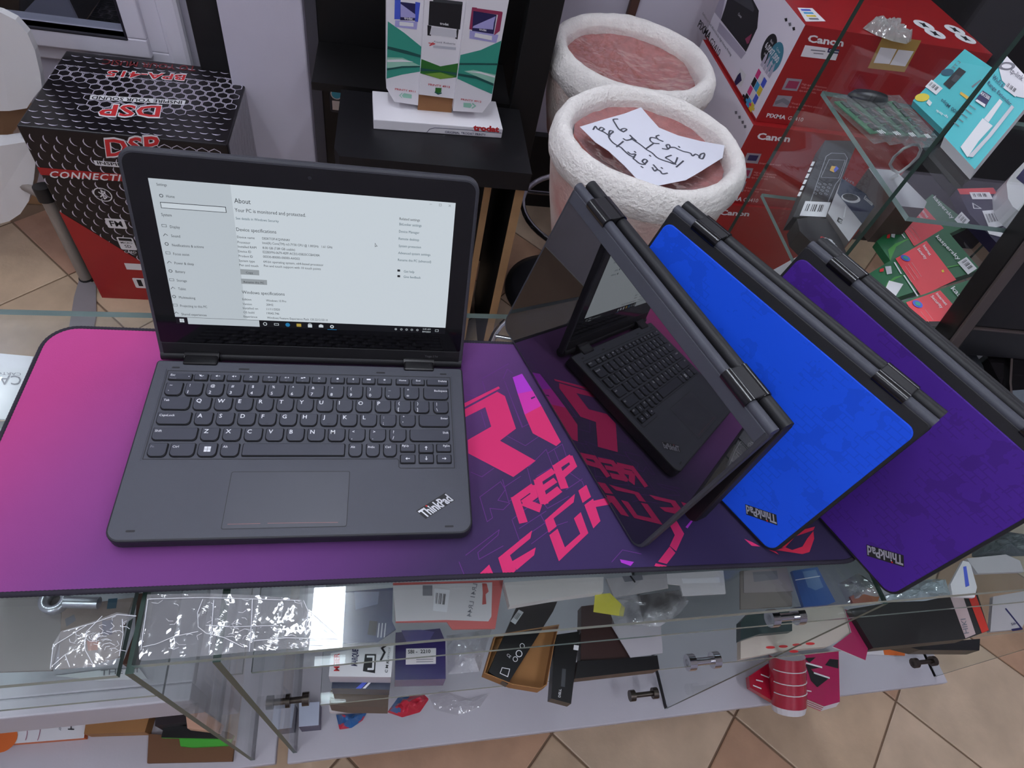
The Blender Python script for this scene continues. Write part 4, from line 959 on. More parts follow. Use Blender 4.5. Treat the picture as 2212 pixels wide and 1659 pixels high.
# stamp display: a white tray with three printed stamp cartons joined
green1 = mat('ink_teal', (52, 150, 130), .5); green2 = mat('ink_tealdark', (28, 82, 78), .5); green3 = mat('ink_green', (44, 110, 40), .5); green4 = mat('ink_mint', (150, 200, 178), .5); ink_bl = mat('ink_blue', (70, 90, 200), .45); ink_nv = mat('ink_navy', (40, 36, 84), .45); ink_lv = mat('ink_lavender', (168, 162, 214), .5); ink_rd = mat('ink_maroon', (150, 50, 84), .45)
TB = [onz(p, PZ) for p in ((807, 279), (1083, 299))]
ang = math.atan2(TB[1].y-TB[0].y, TB[1].x-TB[0].x); ex = V((math.cos(ang), math.sin(ang), 0)); ey = V((-ex.y, ex.x, 0)); Wt = (TB[1]-TB[0]).length
Tt = Matrix((ex, ey, V((0, 0, 1)))).transposed().to_4x4(); Tt.translation = V((TB[0].x, TB[0].y, PZ+.0004))
td = thing('stamp_display', 'white stamp display with three tall green striped stamp cartons on the black desk', 'display', tuple(Tt.translation+ex*Wt/2))
b = MB(); b.box((0, 0, 0), (Wt, .118, .023), paper_w, Tt, bev=.0015); build(b, 'tray', td)
pl = Plane(TB[0]+V((0, 0, .0004)), ex, V((0, 0, 1)), lift=.0003)
kt3 = crop(820, 0, .19295)
pl.ptext('trodat', *kt3((1048, 1455), (1338, 1477), (1048, 1395)), ink_r, 2, .05); pl.ptext('ORIGINAL TRODAT PRINTY', *kt3((732, 1487), (1188, 1520), (732, 1463)), ink_nv, 2, .01)
pl.pstroke(kt3((530, 1480), (560, 1445), (620, 1430), (1040, 1458)), .0012, ink_nv); pl.pstroke(kt3((1040, 1462), (1362, 1490)), .0012, ink_nv); pl.build('tray_print', td)
def tcol(px, name, yoff, wpx):
    """a stamp carton: front face plane at depth yoff in the tray, outlined by pixels"""
    o = Tt.translation+ey*yoff; n = ey
    return [onplane(p, o, n) for p in px]
fy = {'L': .050, 'M': .040, 'R': .030}
cols = {'L': ((78, -60), (500, -60), (430, 1180), (165, 1140), (75, 985)), 'M': ((508, -60), (975, -60), (830, 1105), (440, 1058)), 'R': ((985, -60), (1460, -60), (1360, 480), (1250, 1130), (1150, 1262), (822, 1242))}
for kx_, pts in cols.items():
    y = fy[kx_]; P = tcol(kt3(*pts), kx_, y, 0)
    b = MB(); th = .045
    F = P; B = [p+ey*th for p in P]; n = len(P)
    b.add(F+B, [tuple(range(n)), tuple(range(2*n-1, n-1, -1))], paper_w); b.add(F+B, [(i, n+i, n+(i+1) % n, (i+1) % n) for i in range(n)], paper_w)
    if kx_ == 'M':
        lo = [p.copy() for p in (P[3], P[2])]
        b.add([lo[0]+ey*.012, lo[1]+ey*.012, V((lo[1].x, lo[1].y, PZ+.0236))+ey*.012, V((lo[0].x, lo[0].y, PZ+.0236))+ey*.012], [(0, 1, 2, 3)], card_b)
    o = build(b, 'stamp_carton', td)
    pl = Plane(Tt.translation+ey*y, ex, V((0, 0, 1)), lift=.0003)
    G = lambda M, *q, k=1: pl.ppoly(kt3(*q), M, k)
    if kx_ == 'L':
        G(green1, (92, 238), (280, 370), (470, 525), (455, 800), (250, 835), (78, 880)); G(green2, (90, 515), (300, 565), (462, 615), (460, 645), (280, 600), (88, 548), k=2); G(green4, (86, 640), (260, 645), (458, 735), (85, 760), k=2); G(ink_w, (86, 665), (250, 662), (380, 690), (85, 692), k=3); G(green2, (84, 765), (250, 738), (458, 735), (458, 752), (250, 758), (84, 785), k=3)
        G(ink_bl, (170, -10), (235, -5), (235, 215), (165, 215)); G(ink_nv, (235, 20), (400, 40), (400, 230), (230, 225)); G(ink_lv, (235, 40), (400, 160), (400, 200), (235, 190), k=2); G(ink_bl, (400, 20), (455, 30), (430, 245), (395, 240)); G(ink_lv, (175, 225), (425, 245), (415, 330), (170, 300)); G(ink_w, (222, 240), (380, 255), (380, 298), (222, 285), k=2); pl.ptext('trodat', *kt3((275, 212), (370, 222), (275, 185)), ink_w, 3, .03)
        pl.ptext('PRINTY 4911', *kt3((172, 1005), (400, 1035), (172, 984)), ink_r, 2, .01); G(green4, (218, 1068), (250, 1038), (265, 1040), (360, 1058), (358, 1102), (262, 1092), (248, 1096)); pl.pstroke(kt3((266, 1040), (240, 1068), (262, 1094)), .002, paper_w, 2)
    if kx_ == 'M':
        G(green3, (468, 660), (680, 742), (880, 708), (860, 865), (680, 885), (455, 820)); G(green2, (458, 760), (680, 790), (870, 815), (868, 845), (680, 800), (456, 795), k=2); G(mat('ink_lime', (120, 160, 60), .5), (500, 825), (680, 810), (840, 860), (680, 884), k=3)
        G(ink_k, (560, 10), (930, 40), (900, 330), (545, 280)); G(mat('ink_charcoal', (60, 62, 66), .5), (600, -20), (930, 20), (930, 50), (600, 20), k=2); G(ink_k, (535, 280), (580, 290), (575, 400), (535, 395)); G(ink_k, (865, 325), (885, 330), (872, 440), (845, 430)); G(mat('ink_pale', (206, 204, 210), .5), (580, 300), (860, 335), (862, 420), (560, 385)); pl.ptext('trodat', *kt3((675, 272), (772, 285), (675, 245)), ink_w, 3, .03)
        G(mat('ink_pale2', (190, 190, 198), .5), (600, 505), (855, 530), (853, 560), (600, 535)); pl.pstroke(kt3((550, 480), (620, 490), (560, 510), (600, 475)), .0016, ink_r); pl.ptext('Frank Roberts', *kt3((610, 475), (845, 500), (612, 455)), ink_g, 2, .0)
        pl.ptext('PRINTY 4913', *kt3((546, 955), (786, 985), (546, 932)), ink_r, 2, .01); G(green3, (625, 980), (694, 985), (690, 1030), (655, 1045), (622, 1025)); pl.pstroke(kt3((622, 1030), (655, 1052), (690, 1040)), .003, green2, 2)
    if kx_ == 'R':
        G(green1, (905, 615), (1130, 560), (1362, 455), (1320, 720), (1258, 1052), (1100, 985), (870, 880)); G(green2, (895, 705), (1100, 705), (1325, 708), (1322, 728), (1100, 725), (892, 725), k=2); G(green4, (945, 795), (1050, 780), (1300, 835), (1280, 935), (1100, 860), k=2); G(ink_w, (960, 795), (1120, 800), (1292, 848), (1290, 868), (1120, 820), k=3); G(green2, (880, 820), (1080, 850), (1278, 935), (1274, 960), (1080, 880), (878, 845), k=3)
        G(ink_rd, (1035, 80), (1090, 85), (1040, 335), (1003, 325)); G(ink_nv, (1050, 120), (1310, 165), (1275, 390), (1035, 345)); G(ink_lv, (1050, 290), (1300, 180), (1280, 250), (1270, 330), (1040, 310), k=2); G(ink_rd, (1050, 85), (1375, 130), (1330, 165), (1045, 120), k=2); G(ink_rd, (1330, 140), (1378, 135), (1345, 345), (1280, 395), k=2); G(ink_lv, (1010, 340), (1330, 390), (1305, 480), (1005, 430)); G(ink_w, (1070, 365), (1260, 400), (1255, 450), (1060, 410), k=3); pl.ptext('trodat', *kt3((1115, 335), (1195, 348), (1115, 312)), ink_w, 4, .03)
        pl.ptext('PRINTY 4912', *kt3((910, 1120), (1138, 1148), (910, 1100)), ink_r, 2, .01); G(green4, (940, 1148), (1020, 1155), (1035, 1180), (1015, 1208), (938, 1198)); pl.pstroke(kt3((1040, 1158), (1072, 1185), (1035, 1208)), .003, green4, 2)
    pl.build('print', o)

# ---------------------------------------------------------------- wrapped bar stools
foam = mat('white_foam', (238, 232, 226), .9, bump=1.0, bscale=160, var=.05, vscale=40, dist=.004); foam_b = mat('foam_body', (216, 200, 186), .8, bump=.9, bscale=170, var=.08, vscale=60, dist=.003)
def two_tone(name, c1, c2, scale, rough, bump, bscale):
    M = mat(name, c1, rough, bump=bump, bscale=bscale, dist=.003); nt = M.node_tree; N = nt.nodes; L = nt.links
    tc = N.new('ShaderNodeTexCoord'); no = N.new('ShaderNodeTexNoise'); no.inputs['Scale'].default_value = scale; no.inputs['Detail'].default_value = 4; L.new(tc.outputs['Object'], no.inputs['Vector'])
    r = N.new('ShaderNodeValToRGB'); r.color_ramp.elements[0].position = .42; r.color_ramp.elements[0].color = lin(c1); r.color_ramp.elements[1].position = .72; r.color_ramp.elements[1].color = lin(c2)
    L.new(no.outputs['Fac'], r.inputs[0]); L.new(r.outputs[0], N['Principled BSDF'].inputs['Base Color']); return M
foam_b = two_tone('foam_over_rose', (220, 206, 196), (190, 110, 100), 7, .6, .9, 170)
seat_r = mat('rose_fabric', (178, 112, 106), .85, bump=.8, bscale=230, var=.16, vscale=60, dist=.003); blackp = mat('black_base', (40, 40, 44), .35, spec=.5)
film_s = clear('stool_film', (.96, .95, .95), .06, rough=.12, bump=.8, bscale=22, haze=.05, hvar=14, dist=.01)
def stool(c, zr, R, label, seed, base=True):
    r2 = .0195*R/.17
    t = thing('bar_stool', label, 'stool', (c[0], c[1], FLOOR), 'foam wrapped bar stools')
    C = V((c[0], c[1], zr))
    b = MB(); n = 90; prof = [(R-r2+r2*math.cos(a), r2*1.7*math.sin(a)-.010) for a in [2*math.pi*i/14 for i in range(15)]]
    b.lathe(prof, foam, C, 200, .0045, seed); build(b, 'foam_rim', t)
    b = MB(); b.lathe([(R-.006, -.012), (R-.010, -.05), (R-.022, -.12), (R-.045, -.20), (R-.085, -.27), (.07, -.31), (.03, -.315)], foam_b, C, 64, .006, seed+4); build(b, 'wrapped_shell', t)
    b = MB(); b.lathe([(R-2*r2+.006, -.004), (R-.075, -.02), (R-.11, -.034), (.05, -.044), (.0005, -.045)], seat_r, C, 48, .006, seed+8); build(b, 'seat_fabric', t)
    b = MB(); b.lathe([(R-2*r2+.01, .010), (R-.08, .000), (R-.12, -.008), (.05, -.012), (.0005, -.012)], film_s, C, 48, .012, seed+2); build(b, 'clear_film', t)
    b = MB(); b.lathe([(.028, -.30), (.028, -.5), (.022, -.5), (.022, FLOOR-zr+.05)], chrome, C, 24); build(b, 'column', t)
    b = MB(); b.lathe([(.188, FLOOR-zr+.0005), (.186, FLOOR-zr+.012), (.16, FLOOR-zr+.022), (.10, FLOOR-zr+.034), (.04, FLOOR-zr+.055), (.0005, FLOOR-zr+.056)], blackp, C, 48); build(b, 'base_disc', t)
    b = MB(); b.lathe([(.085, FLOOR-zr+.0385), (.088, FLOOR-zr+.045), (.078, FLOOR-zr+.046), (.075, FLOOR-zr+.042)], chrome, C, 40); build(b, 'trim_ring', t)
    b = MB(); zf = -.60-zr; ring = [C+V((.19*math.cos(a), .19*math.sin(a), zf)) for a in [2*math.pi*i/40 for i in range(40)]]; b.tube(ring, .0085, chrome, 10, closed=True); build(b, 'foot_ring', t)
    for a in (.6, 2.7, 4.8):
        b = MB(); b.tube([C+V((.02*math.cos(a), .02*math.sin(a), zf+.05)), C+V((.19*math.cos(a), .19*math.sin(a), zf))], .006, chrome, 8); build(b, 'ring_spoke', t)
    return t, C
fs, FC = stool((.500, .690), -.004, .170, 'foam wrapped bar stool with a handwritten paper note on its seat', 1)
stool((.652, 1.29), -.14, .215, 'foam wrapped bar stool behind the one with the note', 7)
# handwritten note
NZ = .012
kn = crop(1180, 20, .24109)
P = [onz(p, NZ) for p in kn((302, 1052), (520, 985), (700, 935), (850, 878), (920, 960), (1010, 1060), (1180, 1130), (1380, 1180), (1598, 1220), (1580, 1330), (1380, 1455), (1250, 1530), (1000, 1580), (850, 1560), (700, 1400), (560, 1270), (440, 1190))]
nt_ = thing('paper_note', 'white paper note with handwriting lying on the nearer wrapped stool', 'paper', tuple(P[0]))
b = MB(); b.sheet(P, .0005, mat('note_paper', (226, 226, 236), .75, bump=.2, bscale=12, dist=.01)); build(b, 'sheet', nt_)
pl = Plane((0, 0, NZ), (1, 0, 0), (0, 1, 0), lift=.0003); pen = mat('pen_ink', (70, 72, 82), .6)
for s_ in ([(1415, 1290), (1385, 1300), (1370, 1330), (1400, 1340), (1418, 1305), (1412, 1290)], [(1380, 1325), (1340, 1300), (1310, 1315), (1290, 1290), (1230, 1275), (1180, 1255), (1150, 1240), (1110, 1240), (1085, 1255), (1040, 1250)], [(1110, 1240), (1100, 1215), (1075, 1220), (1085, 1245)], [(1185, 1230), (1195, 1240)],
           [(1045, 1185), (1000, 1165), (985, 1140), (1010, 1130)], [(1000, 1160), (940, 1150), (930, 1175), (960, 1200), (1010, 1205)], [(1228, 1360), (1165, 1415)], [(1175, 1330), (1150, 1385), (1110, 1375)], [(1120, 1310), (1070, 1330), (1100, 1350), (1160, 1390)], [(1160, 1390), (1010, 1340), (950, 1290), (900, 1260)], [(965, 1200), (895, 1250)], [(900, 1260), (850, 1220), (800, 1185), (760, 1160)], [(805, 1180), (770, 1150), (750, 1130), (770, 1160), (720, 1175), (690, 1160)], [(925, 1310), (935, 1318)],
           [(690, 1100), (720, 1080), (700, 1070), (670, 1080), (690, 1100), (650, 1075), (620, 1030), (600, 990), (640, 985)], [(1085, 1470), (1040, 1475), (1020, 1450), (990, 1440), (970, 1450), (950, 1420)], [(1000, 1440), (960, 1395)], [(1030, 1420), (1040, 1428)], [(880, 1390), (905, 1360), (880, 1345), (860, 1365), (885, 1390), (840, 1385), (800, 1355), (780, 1335), (800, 1300), (760, 1300), (730, 1280)], [(790, 1330), (740, 1305), (700, 1270), (670, 1240), (640, 1225), (590, 1190), (560, 1140), (600, 1100)], [(690, 1185), (630, 1235)],
           [(600, 1095), (570, 1090), (560, 1120)], [(570, 1140), (530, 1110), (500, 1090), (520, 1075), (490, 1060), (470, 1080)], [(500, 1095), (460, 1075), (440, 1050), (420, 1080)], [(790, 1275), (800, 1285)], [(865, 1420), (850, 1410)]):
    pl.pcurve(kn(*s_), .0030, pen)
pl.build('handwriting', nt_)

# ---------------------------------------------------------------- printer cartons
canon_r = mat('carton_printer_red', (158, 30, 33), .38, spec=.5); canon_w = mat('carton_printer_white', (240, 234, 244), .4, spec=.4)
CX, CYY, CW, CD = 1.006, 1.218, .53, .47
CHh = .2405
tops = [.029, -.2125, -.454, -.6955]
names = ['top carton of the red and white printer stack, beside the glass cabinet', 'second printer carton from the top of the red and white stack', 'third printer carton from the top of the red and white stack', 'bottom printer carton of the red and white stack, on the floor']
kc = crop(1500, 0, .28944); kr = crop(1860, 0, .25324)
for i, zt in enumerate(tops):
    zb = zt-CHh if i < 3 else FLOOR+.0005
    x0 = CX-(.0, .012, .02, .015)[i]; y0 = CYY-(.0, .02, .03, .02)[i]
    t = thing('printer_carton', names[i], 'box', (x0+CW/2, y0+CD/2, zb), 'stacked printer cartons')
    b = MB(); b.box((x0, y0, zb), (x0+CW, y0+CD, zt), canon_r, mats=[canon_r, canon_r, canon_r, canon_r, canon_w, canon_w]); o = build(b, 'carton', t)
    rd = Plane((x0, y0, zb), (1, 0, 0), (0, 0, 1), lift=.0004); wt = Plane((x0, y0+CD, zb), (0, -1, 0), (0, 0, 1), lift=.0004)
    tpp = Plane((x0, y0, zt), (1, 0, 0), (0, 1, 0), lift=.0004)
    rd.clip = (0, 0, CW, zt-zb); wt.clip = (0, 0, CD, zt-zb); tpp.clip = (0, 0, CW, CD)
    wt.rect(0, 0, CD, .006, canon_r, 1)
    if i == 0:
        rd.ptext('Canon', *kc((842, 310), (1108, 345), (852, 258)), ink_w, 2, .035); rd.ppoly(kc((826, 336), (1084, 370), (1054, 450), (792, 420)), paper_w); rd.ppoly(kc((1000, 358), (1084, 370), (1072, 402), (990, 390)), ink_nv, 2); rd.ptext('Canon', *kc((1004, 382), (1074, 392), (1006, 366)), ink_w, 3, .02)
        rd.pstroke(kc((870, 372), (975, 382)), .0025, ink_g, 2); rd.pstroke(kc((890, 396), (960, 402)), .002, ink_g, 2)
        rd.ppoly(kc((690, 582), (805, 592), (765, 680), (650, 668)), mat('ink_silver', (150, 142, 150), .5)); rd.ppoly(kc((705, 600), (785, 608), (760, 662), (675, 655)), ink_rd, 2); rd.ppoly(kc((622, 710), (732, 718), (694, 802), (582, 792)), mat('ink_silver', 'aaaaaa')); rd.pstroke(kc((610, 765), (660, 745), (700, 770)), .010, ink_g, 2)
        for a, c, s in (((800, 632), (985, 660), 'High quality documents'), ((795, 655), (985, 684), 'with pigment black and'), ((780, 680), (905, 698), 'dye colour inks'), ((722, 775), (950, 812), 'Vivid borderless photos'), ((706, 798), (815, 816), 'up to A4 size')):
            rd.ptext(s, *kc(a, c, (a[0]+4, a[1]-14)), mat('ink_pink', (222, 150, 150), .5), 2)
        rd.ptext('PIXMA', *kc((534, 872), (676, 890), (545, 843)), ink_w, 2, .03); rd.ptext('G2410', *kc((694, 892), (806, 906), (704, 864)), ink_w, 2, 0)
        # white face
        q = crop(1500, 0, .28944)
        wt.ppoly(q((198, 150), (228, 60), (262, -60), (420, -60), (440, 0), (482, 80), (470, 210), (385, 388), (300, 280)), ink_k); wt.ppoly(q((262, -20), (420, -30), (450, 70), (440, 90)), mat('ink_charcoal', 'aaaaaa'), 2); wt.ppoly(q((380, 290), (432, 250), (410, 320), (395, 330)), ink_rd, 2); wt.ptext('Canon', *q((326, 110), (350, 138), (336, 92)), ink_w, 3)
        wt.ppoly(q((-20, 60), (100, -100), (240, -60), (198, 150), (110, 40)), mat('ink_silver2', (186, 178, 196), .5)); wt.ppoly(q((190, 165), (300, 290), (385, 395), (350, 440), (170, 230)), mat('ink_silver2', 'aaaaaa'))
        wt.ptext('Refillable Ink Tank All-in-One for High Volume Printing', *q((60, 105), (272, 420), (68, 90)), ink_g, 2); wt.ptext('PIXMA', *q((24, 195), (108, 305), (46, 145)), ink_k, 2, .025); wt.ptext('G2410', *q((112, 325), (180, 425), (132, 275)), ink_k, 2, 0)
        for cx_, cy_, M, s1, s2, s3 in ((557, 365, ink_k, 'Black', '6,000', 'pages'), (604, 428, mat('ink_bluegreen', (60, 130, 150), .5), 'Colour', '7,000', 'pages')):
            u, v = wt.uv(q((cx_, cy_))[0]); wt.disc(u, v, .034, M, 2, 24); wt.text(s2, u, v-.005, .014, ink_w, 3, .02, align='c'); wt.text(s1, u, v+.014, .006, ink_w, 3, align='c'); wt.text(s3, u, v-.017, .006, ink_w, 3, align='c')
        u, v = wt.uv(q((460, 655))[0])
        for a in range(3):
            for c in range(4): wt.rect(u-.03+a*.022, v-.05+c*.022, u-.010+a*.022, v-.03+c*.022, (ink_k, ink_bl, mat('ink_cyan', (60, 160, 210), .5), mat('ink_mag', (220, 60, 130), .5), mat('ink_yel', (225, 200, 60), .5), paper_w)[(a*2+c*3) % 6], 2)
        for a in range(4): wt.poly([(u-.03+a*.018, v+.045), (u-.016+a*.018, v+.045), (u-.016+a*.018, v+.065), (u-.023+a*.018, v+.082), (u-.03+a*.018, v+.065)], mat('ink_silver2', 'aaaaaa'), 2)
        wt.ppoly(q((345, 505), (388, 560), (350, 650), (295, 605)), ink_w); wt.ppoly(q((325, 560), (345, 540), (355, 600), (310, 640), (300, 610)), ink_nv, 2)
        for a, c in ((686, 148), (715, 182), (744, 215)): wt.ppoly(q((a-12, c-10), (a+8, c-14), (a+10, c+10), (a-6, c+14)), ink_k if a != 715 else ink_g, 2)
        for j in range(4): wt.ppoly(q((365+j*24, 700+j*32), (380+j*24, 712+j*32), (374+j*24, 732+j*32), (360+j*24, 720+j*32)), (ink_k, mat('ink_cyan', 'aaaaaa'), mat('ink_mag', 'aaaaaa'), mat('ink_yel', 'aaaaaa'))[j], 2)
        # top prints
        tpp.ppoly(kc((768, 58), (880, 62), (980, 160), (830, 162)), ink_w); 
        for j, M in enumerate((ink_bl, mat('ink_cyan', 'aaaaaa'), mat('ink_yel', 'aaaaaa'), ink_g)): tpp.ppoly(kc((790+j*20, 70+j*22), (860+j*20, 72+j*22), (872+j*20, 84+j*22), (800+j*20, 82+j*22)), M, 2)
        for a, c in ((535, 215), (630, 288), (798, 255), (890, 330)):
            u, v = tpp.uv(kr((a, c))[0]); tpp.disc(u, v, .028, ink_w, 1, 18); tpp.poly([(u+.013*(1 if j % 2 else .45)*math.cos(j*math.pi/4), v+.02*(1 if j % 2 else .45)*math.sin(j*math.pi/4)) for j in range(8)], ink_k, 2)
        sk = Plane((x0, y0, zb), (1, 0, 0), (0, 0, 1), lift=.0004)
        sk.ppoly(kr((190, 300), (515, 345), (370, 615), (55, 580)), mat('sticker_ochre', (176, 140, 74), .6)); sk.ppoly(kr((165, 402), (305, 418), (240, 545), (105, 535)), paper_w, 2); sk.ppoly(kr((318, 422), (450, 436), (375, 565), (245, 550)), paper_w, 2); sk.build('sticker', o)
        rd.build('side_print', o); wt.build('front_print', o); tpp.build('top_print', o)
    elif i == 1:
        rd.ptext('Canon', *kc((464, 1036), (708, 1058), (476, 990)), ink_w, 2, .035)
        for p in (((394, 1140), (500, 1148), (472, 1222), (362, 1212)), ((336, 1248), (440, 1256), (412, 1330), (306, 1320)), ((290, 1350), (390, 1354), (360, 1432), (258, 1418))): rd.ppoly(kc(*p), mat('ink_silver', 'aaaaaa'))
        rd.ppoly(kc((410, 1155), (480, 1160), (460, 1200), (392, 1195)), ink_nv, 2); rd.ppoly(kc((350, 1265), (420, 1270), (400, 1315), (330, 1308)), ink_rd, 2); rd.pstroke(kc((280, 1395), (330, 1380), (360, 1400)), .008, ink_g, 2)
        for a, c, s in (((482, 1222), (645, 1236), 'Smartphone copy'), ((444, 1290), (610, 1310), 'High quality documents'), ((438, 1308), (600, 1328), 'with pigment black'), ((424, 1328), (545, 1342), 'dye colour inks'), ((378, 1405), (560, 1425), 'Vivid borderless'), ((366, 1424), (480, 1436), 'up to A4 size')): rd.ptext(s, *kc(a, c, (a[0]+4, a[1]-13)), mat('ink_pink', 'aaaaaa'), 2)
        rd.ptext('PIXMA', *kc((218, 1486), (350, 1500), (228, 1458)), ink_w, 2, .03); rd.ptext('G3410', *kc((362, 1502), (470, 1510), (372, 1474)), ink_w, 2)
        for a, c in ((312, 840), (338, 875), (362, 912), (380, 945)): wt.ppoly(kc((a-10, c-10), (a+8, c-12), (a+8, c+10), (a-8, c+12)), ink_g)
        rd.build('side_print', o); wt.build('front_print', o)
    elif i == 2:
        rd.ptext('Canon', *kc((186, 1600), (405, 1612), (196, 1565)), ink_w, 2, .035)
        wt.text('PIXMA', .3, .12, .03, ink_k, 2, .02); u, v = .36, .19; wt.disc(u, v, .03, mat('ink_leaf', (70, 90, 60), .5), 1); rd.build('side_print', o); wt.build('front_print', o)
    else: wt.build('front_print', o)
# ================================================================== helpers for things outlined in the photograph
def slab_px(name, label, cat, px, zb, th, M, side=None, group=None, deco=None, parent=None, bev=0):
    """a flat thing of real thickness lying at height zb; px outlines its upper face"""
    zt = zb+th; P = [onz(p, zt) for p in px]
    t = thing(name, label, cat, (sum(p.x for p in P)/len(P), sum(p.y for p in P)/len(P), zb), group)
    b = MB(); b.prism([(p.x, p.y) for p in P], zb, zt, M, side=side); o = build(b, 'body', t)
    if deco:
        pl = Plane((P[0].x, P[0].y, zt), (1, 0, 0), (0, 1, 0), lift=.0003); deco(pl)
        if pl.mb.v: pl.build('print', t)
    return t
def lean_px(name, label, cat, quad, zb, H, th, M, side=None, group=None, deco=None):
    """an upright or leaning carton: quad = bottom left, bottom right, top right, top left of its face"""
    zf = zb
    for it in range(4):   # the face starts higher by the carton's own thickness, so that its back edge rests on the shelf
        B0, B1 = onz(quad[0], zf), onz(quad[1], zf); d = (B1-B0).normalized(); n = V((-d.y, d.x, 0))
        mid = (B0+B1)/2
        if n.dot(mid-CPOS) < 0: n = -n
        best = None
        for i in range(0, 100):
            a = math.radians(5+i); up = n*math.cos(a)+V((0, 0, 1))*math.sin(a); nn = d.cross(up)
            T = [onplane(q, B0, nn) for q in quad[2:]]; h = ((T[0]+T[1])/2-mid).dot(up)
            if best is None or abs(h-H) < best[0]: best = (abs(h-H), up, nn, T)
        _, up, nn, T = best
        if nn.dot(CPOS-mid) < 0: nn = -nn
        zf = zb+max(0, th*nn.z)+.0004
    F = [B0, B1, T[0], T[1]]
    t = thing(name, label, cat, tuple(mid), group)
    Bk = [p-nn*th for p in F]
    b = MB(); b.add(F+Bk, [(0, 1, 2, 3)], M); b.add(F+Bk, [(7, 6, 5, 4), (0, 4, 5, 1), (1, 5, 6, 2), (2, 6, 7, 3), (3, 7, 4, 0)], side or M); build(b, 'carton', t)
    if deco:
        X = (F[1]-F[0]).normalized(); pl = Plane(F[0], X, nn.cross(X) if nn.cross(X).dot(up) > 0 else -nn.cross(X), lift=.0004); deco(pl)
        if pl.mb.v: pl.build('front_print', t)
    return t
def barcode(pl, px, M=None, n=11):
    """a white sticker with bars; px: four corners"""
    pl.ppoly(px, paper_w, 3); q = [V(p) for p in px]
    for i in range(n):
        if i % 4 == 2: continue
        a = .12+.76*i/n; w_ = .76/n*(.35+.35*((i*7) % 3)/2)
        f = lambda s, t_: tuple((q[0].lerp(q[1], s)).lerp(q[3].lerp(q[2], s), t_))
        pl.ppoly([f(a, .2), f(a+w_, .2), f(a+w_, .68), f(a, .68)], M or ink_k, 4)
def lines(pl, p0, p1, dp, n, w_, M, k=3):
    for i in range(n): pl.pstroke([(p0[0]+dp[0]*i, p0[1]+dp[1]*i), (p1[0]+dp[0]*i, p1[1]+dp[1]*i)], w_, M, k)
def crumple(name, label, cat, px, z0, h, M, seed, step=.006, group=None, M2=None):
    """a crumpled film or bag: bumpy closed cushion over an outline"""
    b = MB(); vs, fs = crumpled(px, lambda x, y, d: max(z0+.0008, z0+.0012+h*min(1, d/.012)*(.45+.55*abs(noise.noise(V((x*38, y*38, seed))))+.35*noise.noise(V((x*110, y*110, seed))))), z0+h*.5)
    if M2:
        fa = [f for f in fs if noise.noise(V(vs[f[0]])*30+V((seed, 0, 0))) > 0]; fb = [f for f in fs if f not in set(fa)]
        b.add(vs, fa, M); b.add(vs, fb, M2)
    else: b.add(vs, fs, M)
    return single(b, name, label, cat, group)

# ================================================================== glass cabinet at the right
GA = math.radians(-2.5); gx = V((math.cos(GA), math.sin(GA), 0)); gy = V((-math.sin(GA), math.cos(GA), 0)); GF = V((.648, .331, 0))
GT = Matrix((gx, gy, V((0, 0, 1)))).transposed().to_4x4(); GT.translation = GF
cglass = clear('cabinet_glass', (.96, .98, .97), .02)
gc = thing('glass_cabinet', 'tall glass display cabinet full of boxed accessories at the right', 'cabinet', (GF.x+.3, GF.y+.1, FLOOR))
GW, GD, S1, S2 = .50, .262, .175, 0.0
def gbox(a, c, name, mats): b = MB(); b.box(a, c, cglass, GT, mats=mats); return build(b, name, gc)
E_ = gedge2; C_ = cglass
gbox((-.003, 0, -.12), (.003, GD, .62), 'side_pane', [E_, E_, E_, E_, C_, C_])
gbox((GW-.003, 0, -.12), (GW+.003, GD, .62), 'side_pane', [E_, E_, E_, E_, C_, C_])
gbox((.012, -.028, S1-.006), (GW-.006, GD-.01, S1), 'upper_shelf', [C_, C_, gedge, gedge, gedge, E_])
gbox((.012, .004, S2-.006), (GW-.006, GD-.01, S2), 'lower_shelf', [C_, C_, gedge, gedge, gedge, E_])
b = MB(); b.box((.13, -.002, S2-.024), (GW-.004, .003, S2-.007), white_board, GT, bev=.001); build(b, 'front_strip', gc)
b = MB(); b.box((-.004, .012, FLOOR), (GW+.004, GD-.085, -.12), white_board, GT, bev=.002); build(b, 'plinth', gc)
crumple('disc_packet', 'clear wrapped packet lying on top of the printer cartons', 'packet', kr((45, 190), (95, 140), (260, 150), (350, 190), (465, 295), (420, 325), (300, 300), (160, 250)), tops[0]+.0006, .03, clear('blister', (.8, .8, .8), .09, .1, haze=.5, hazecol=(.62, .62, .60), bump=.8, bscale=40), 21)
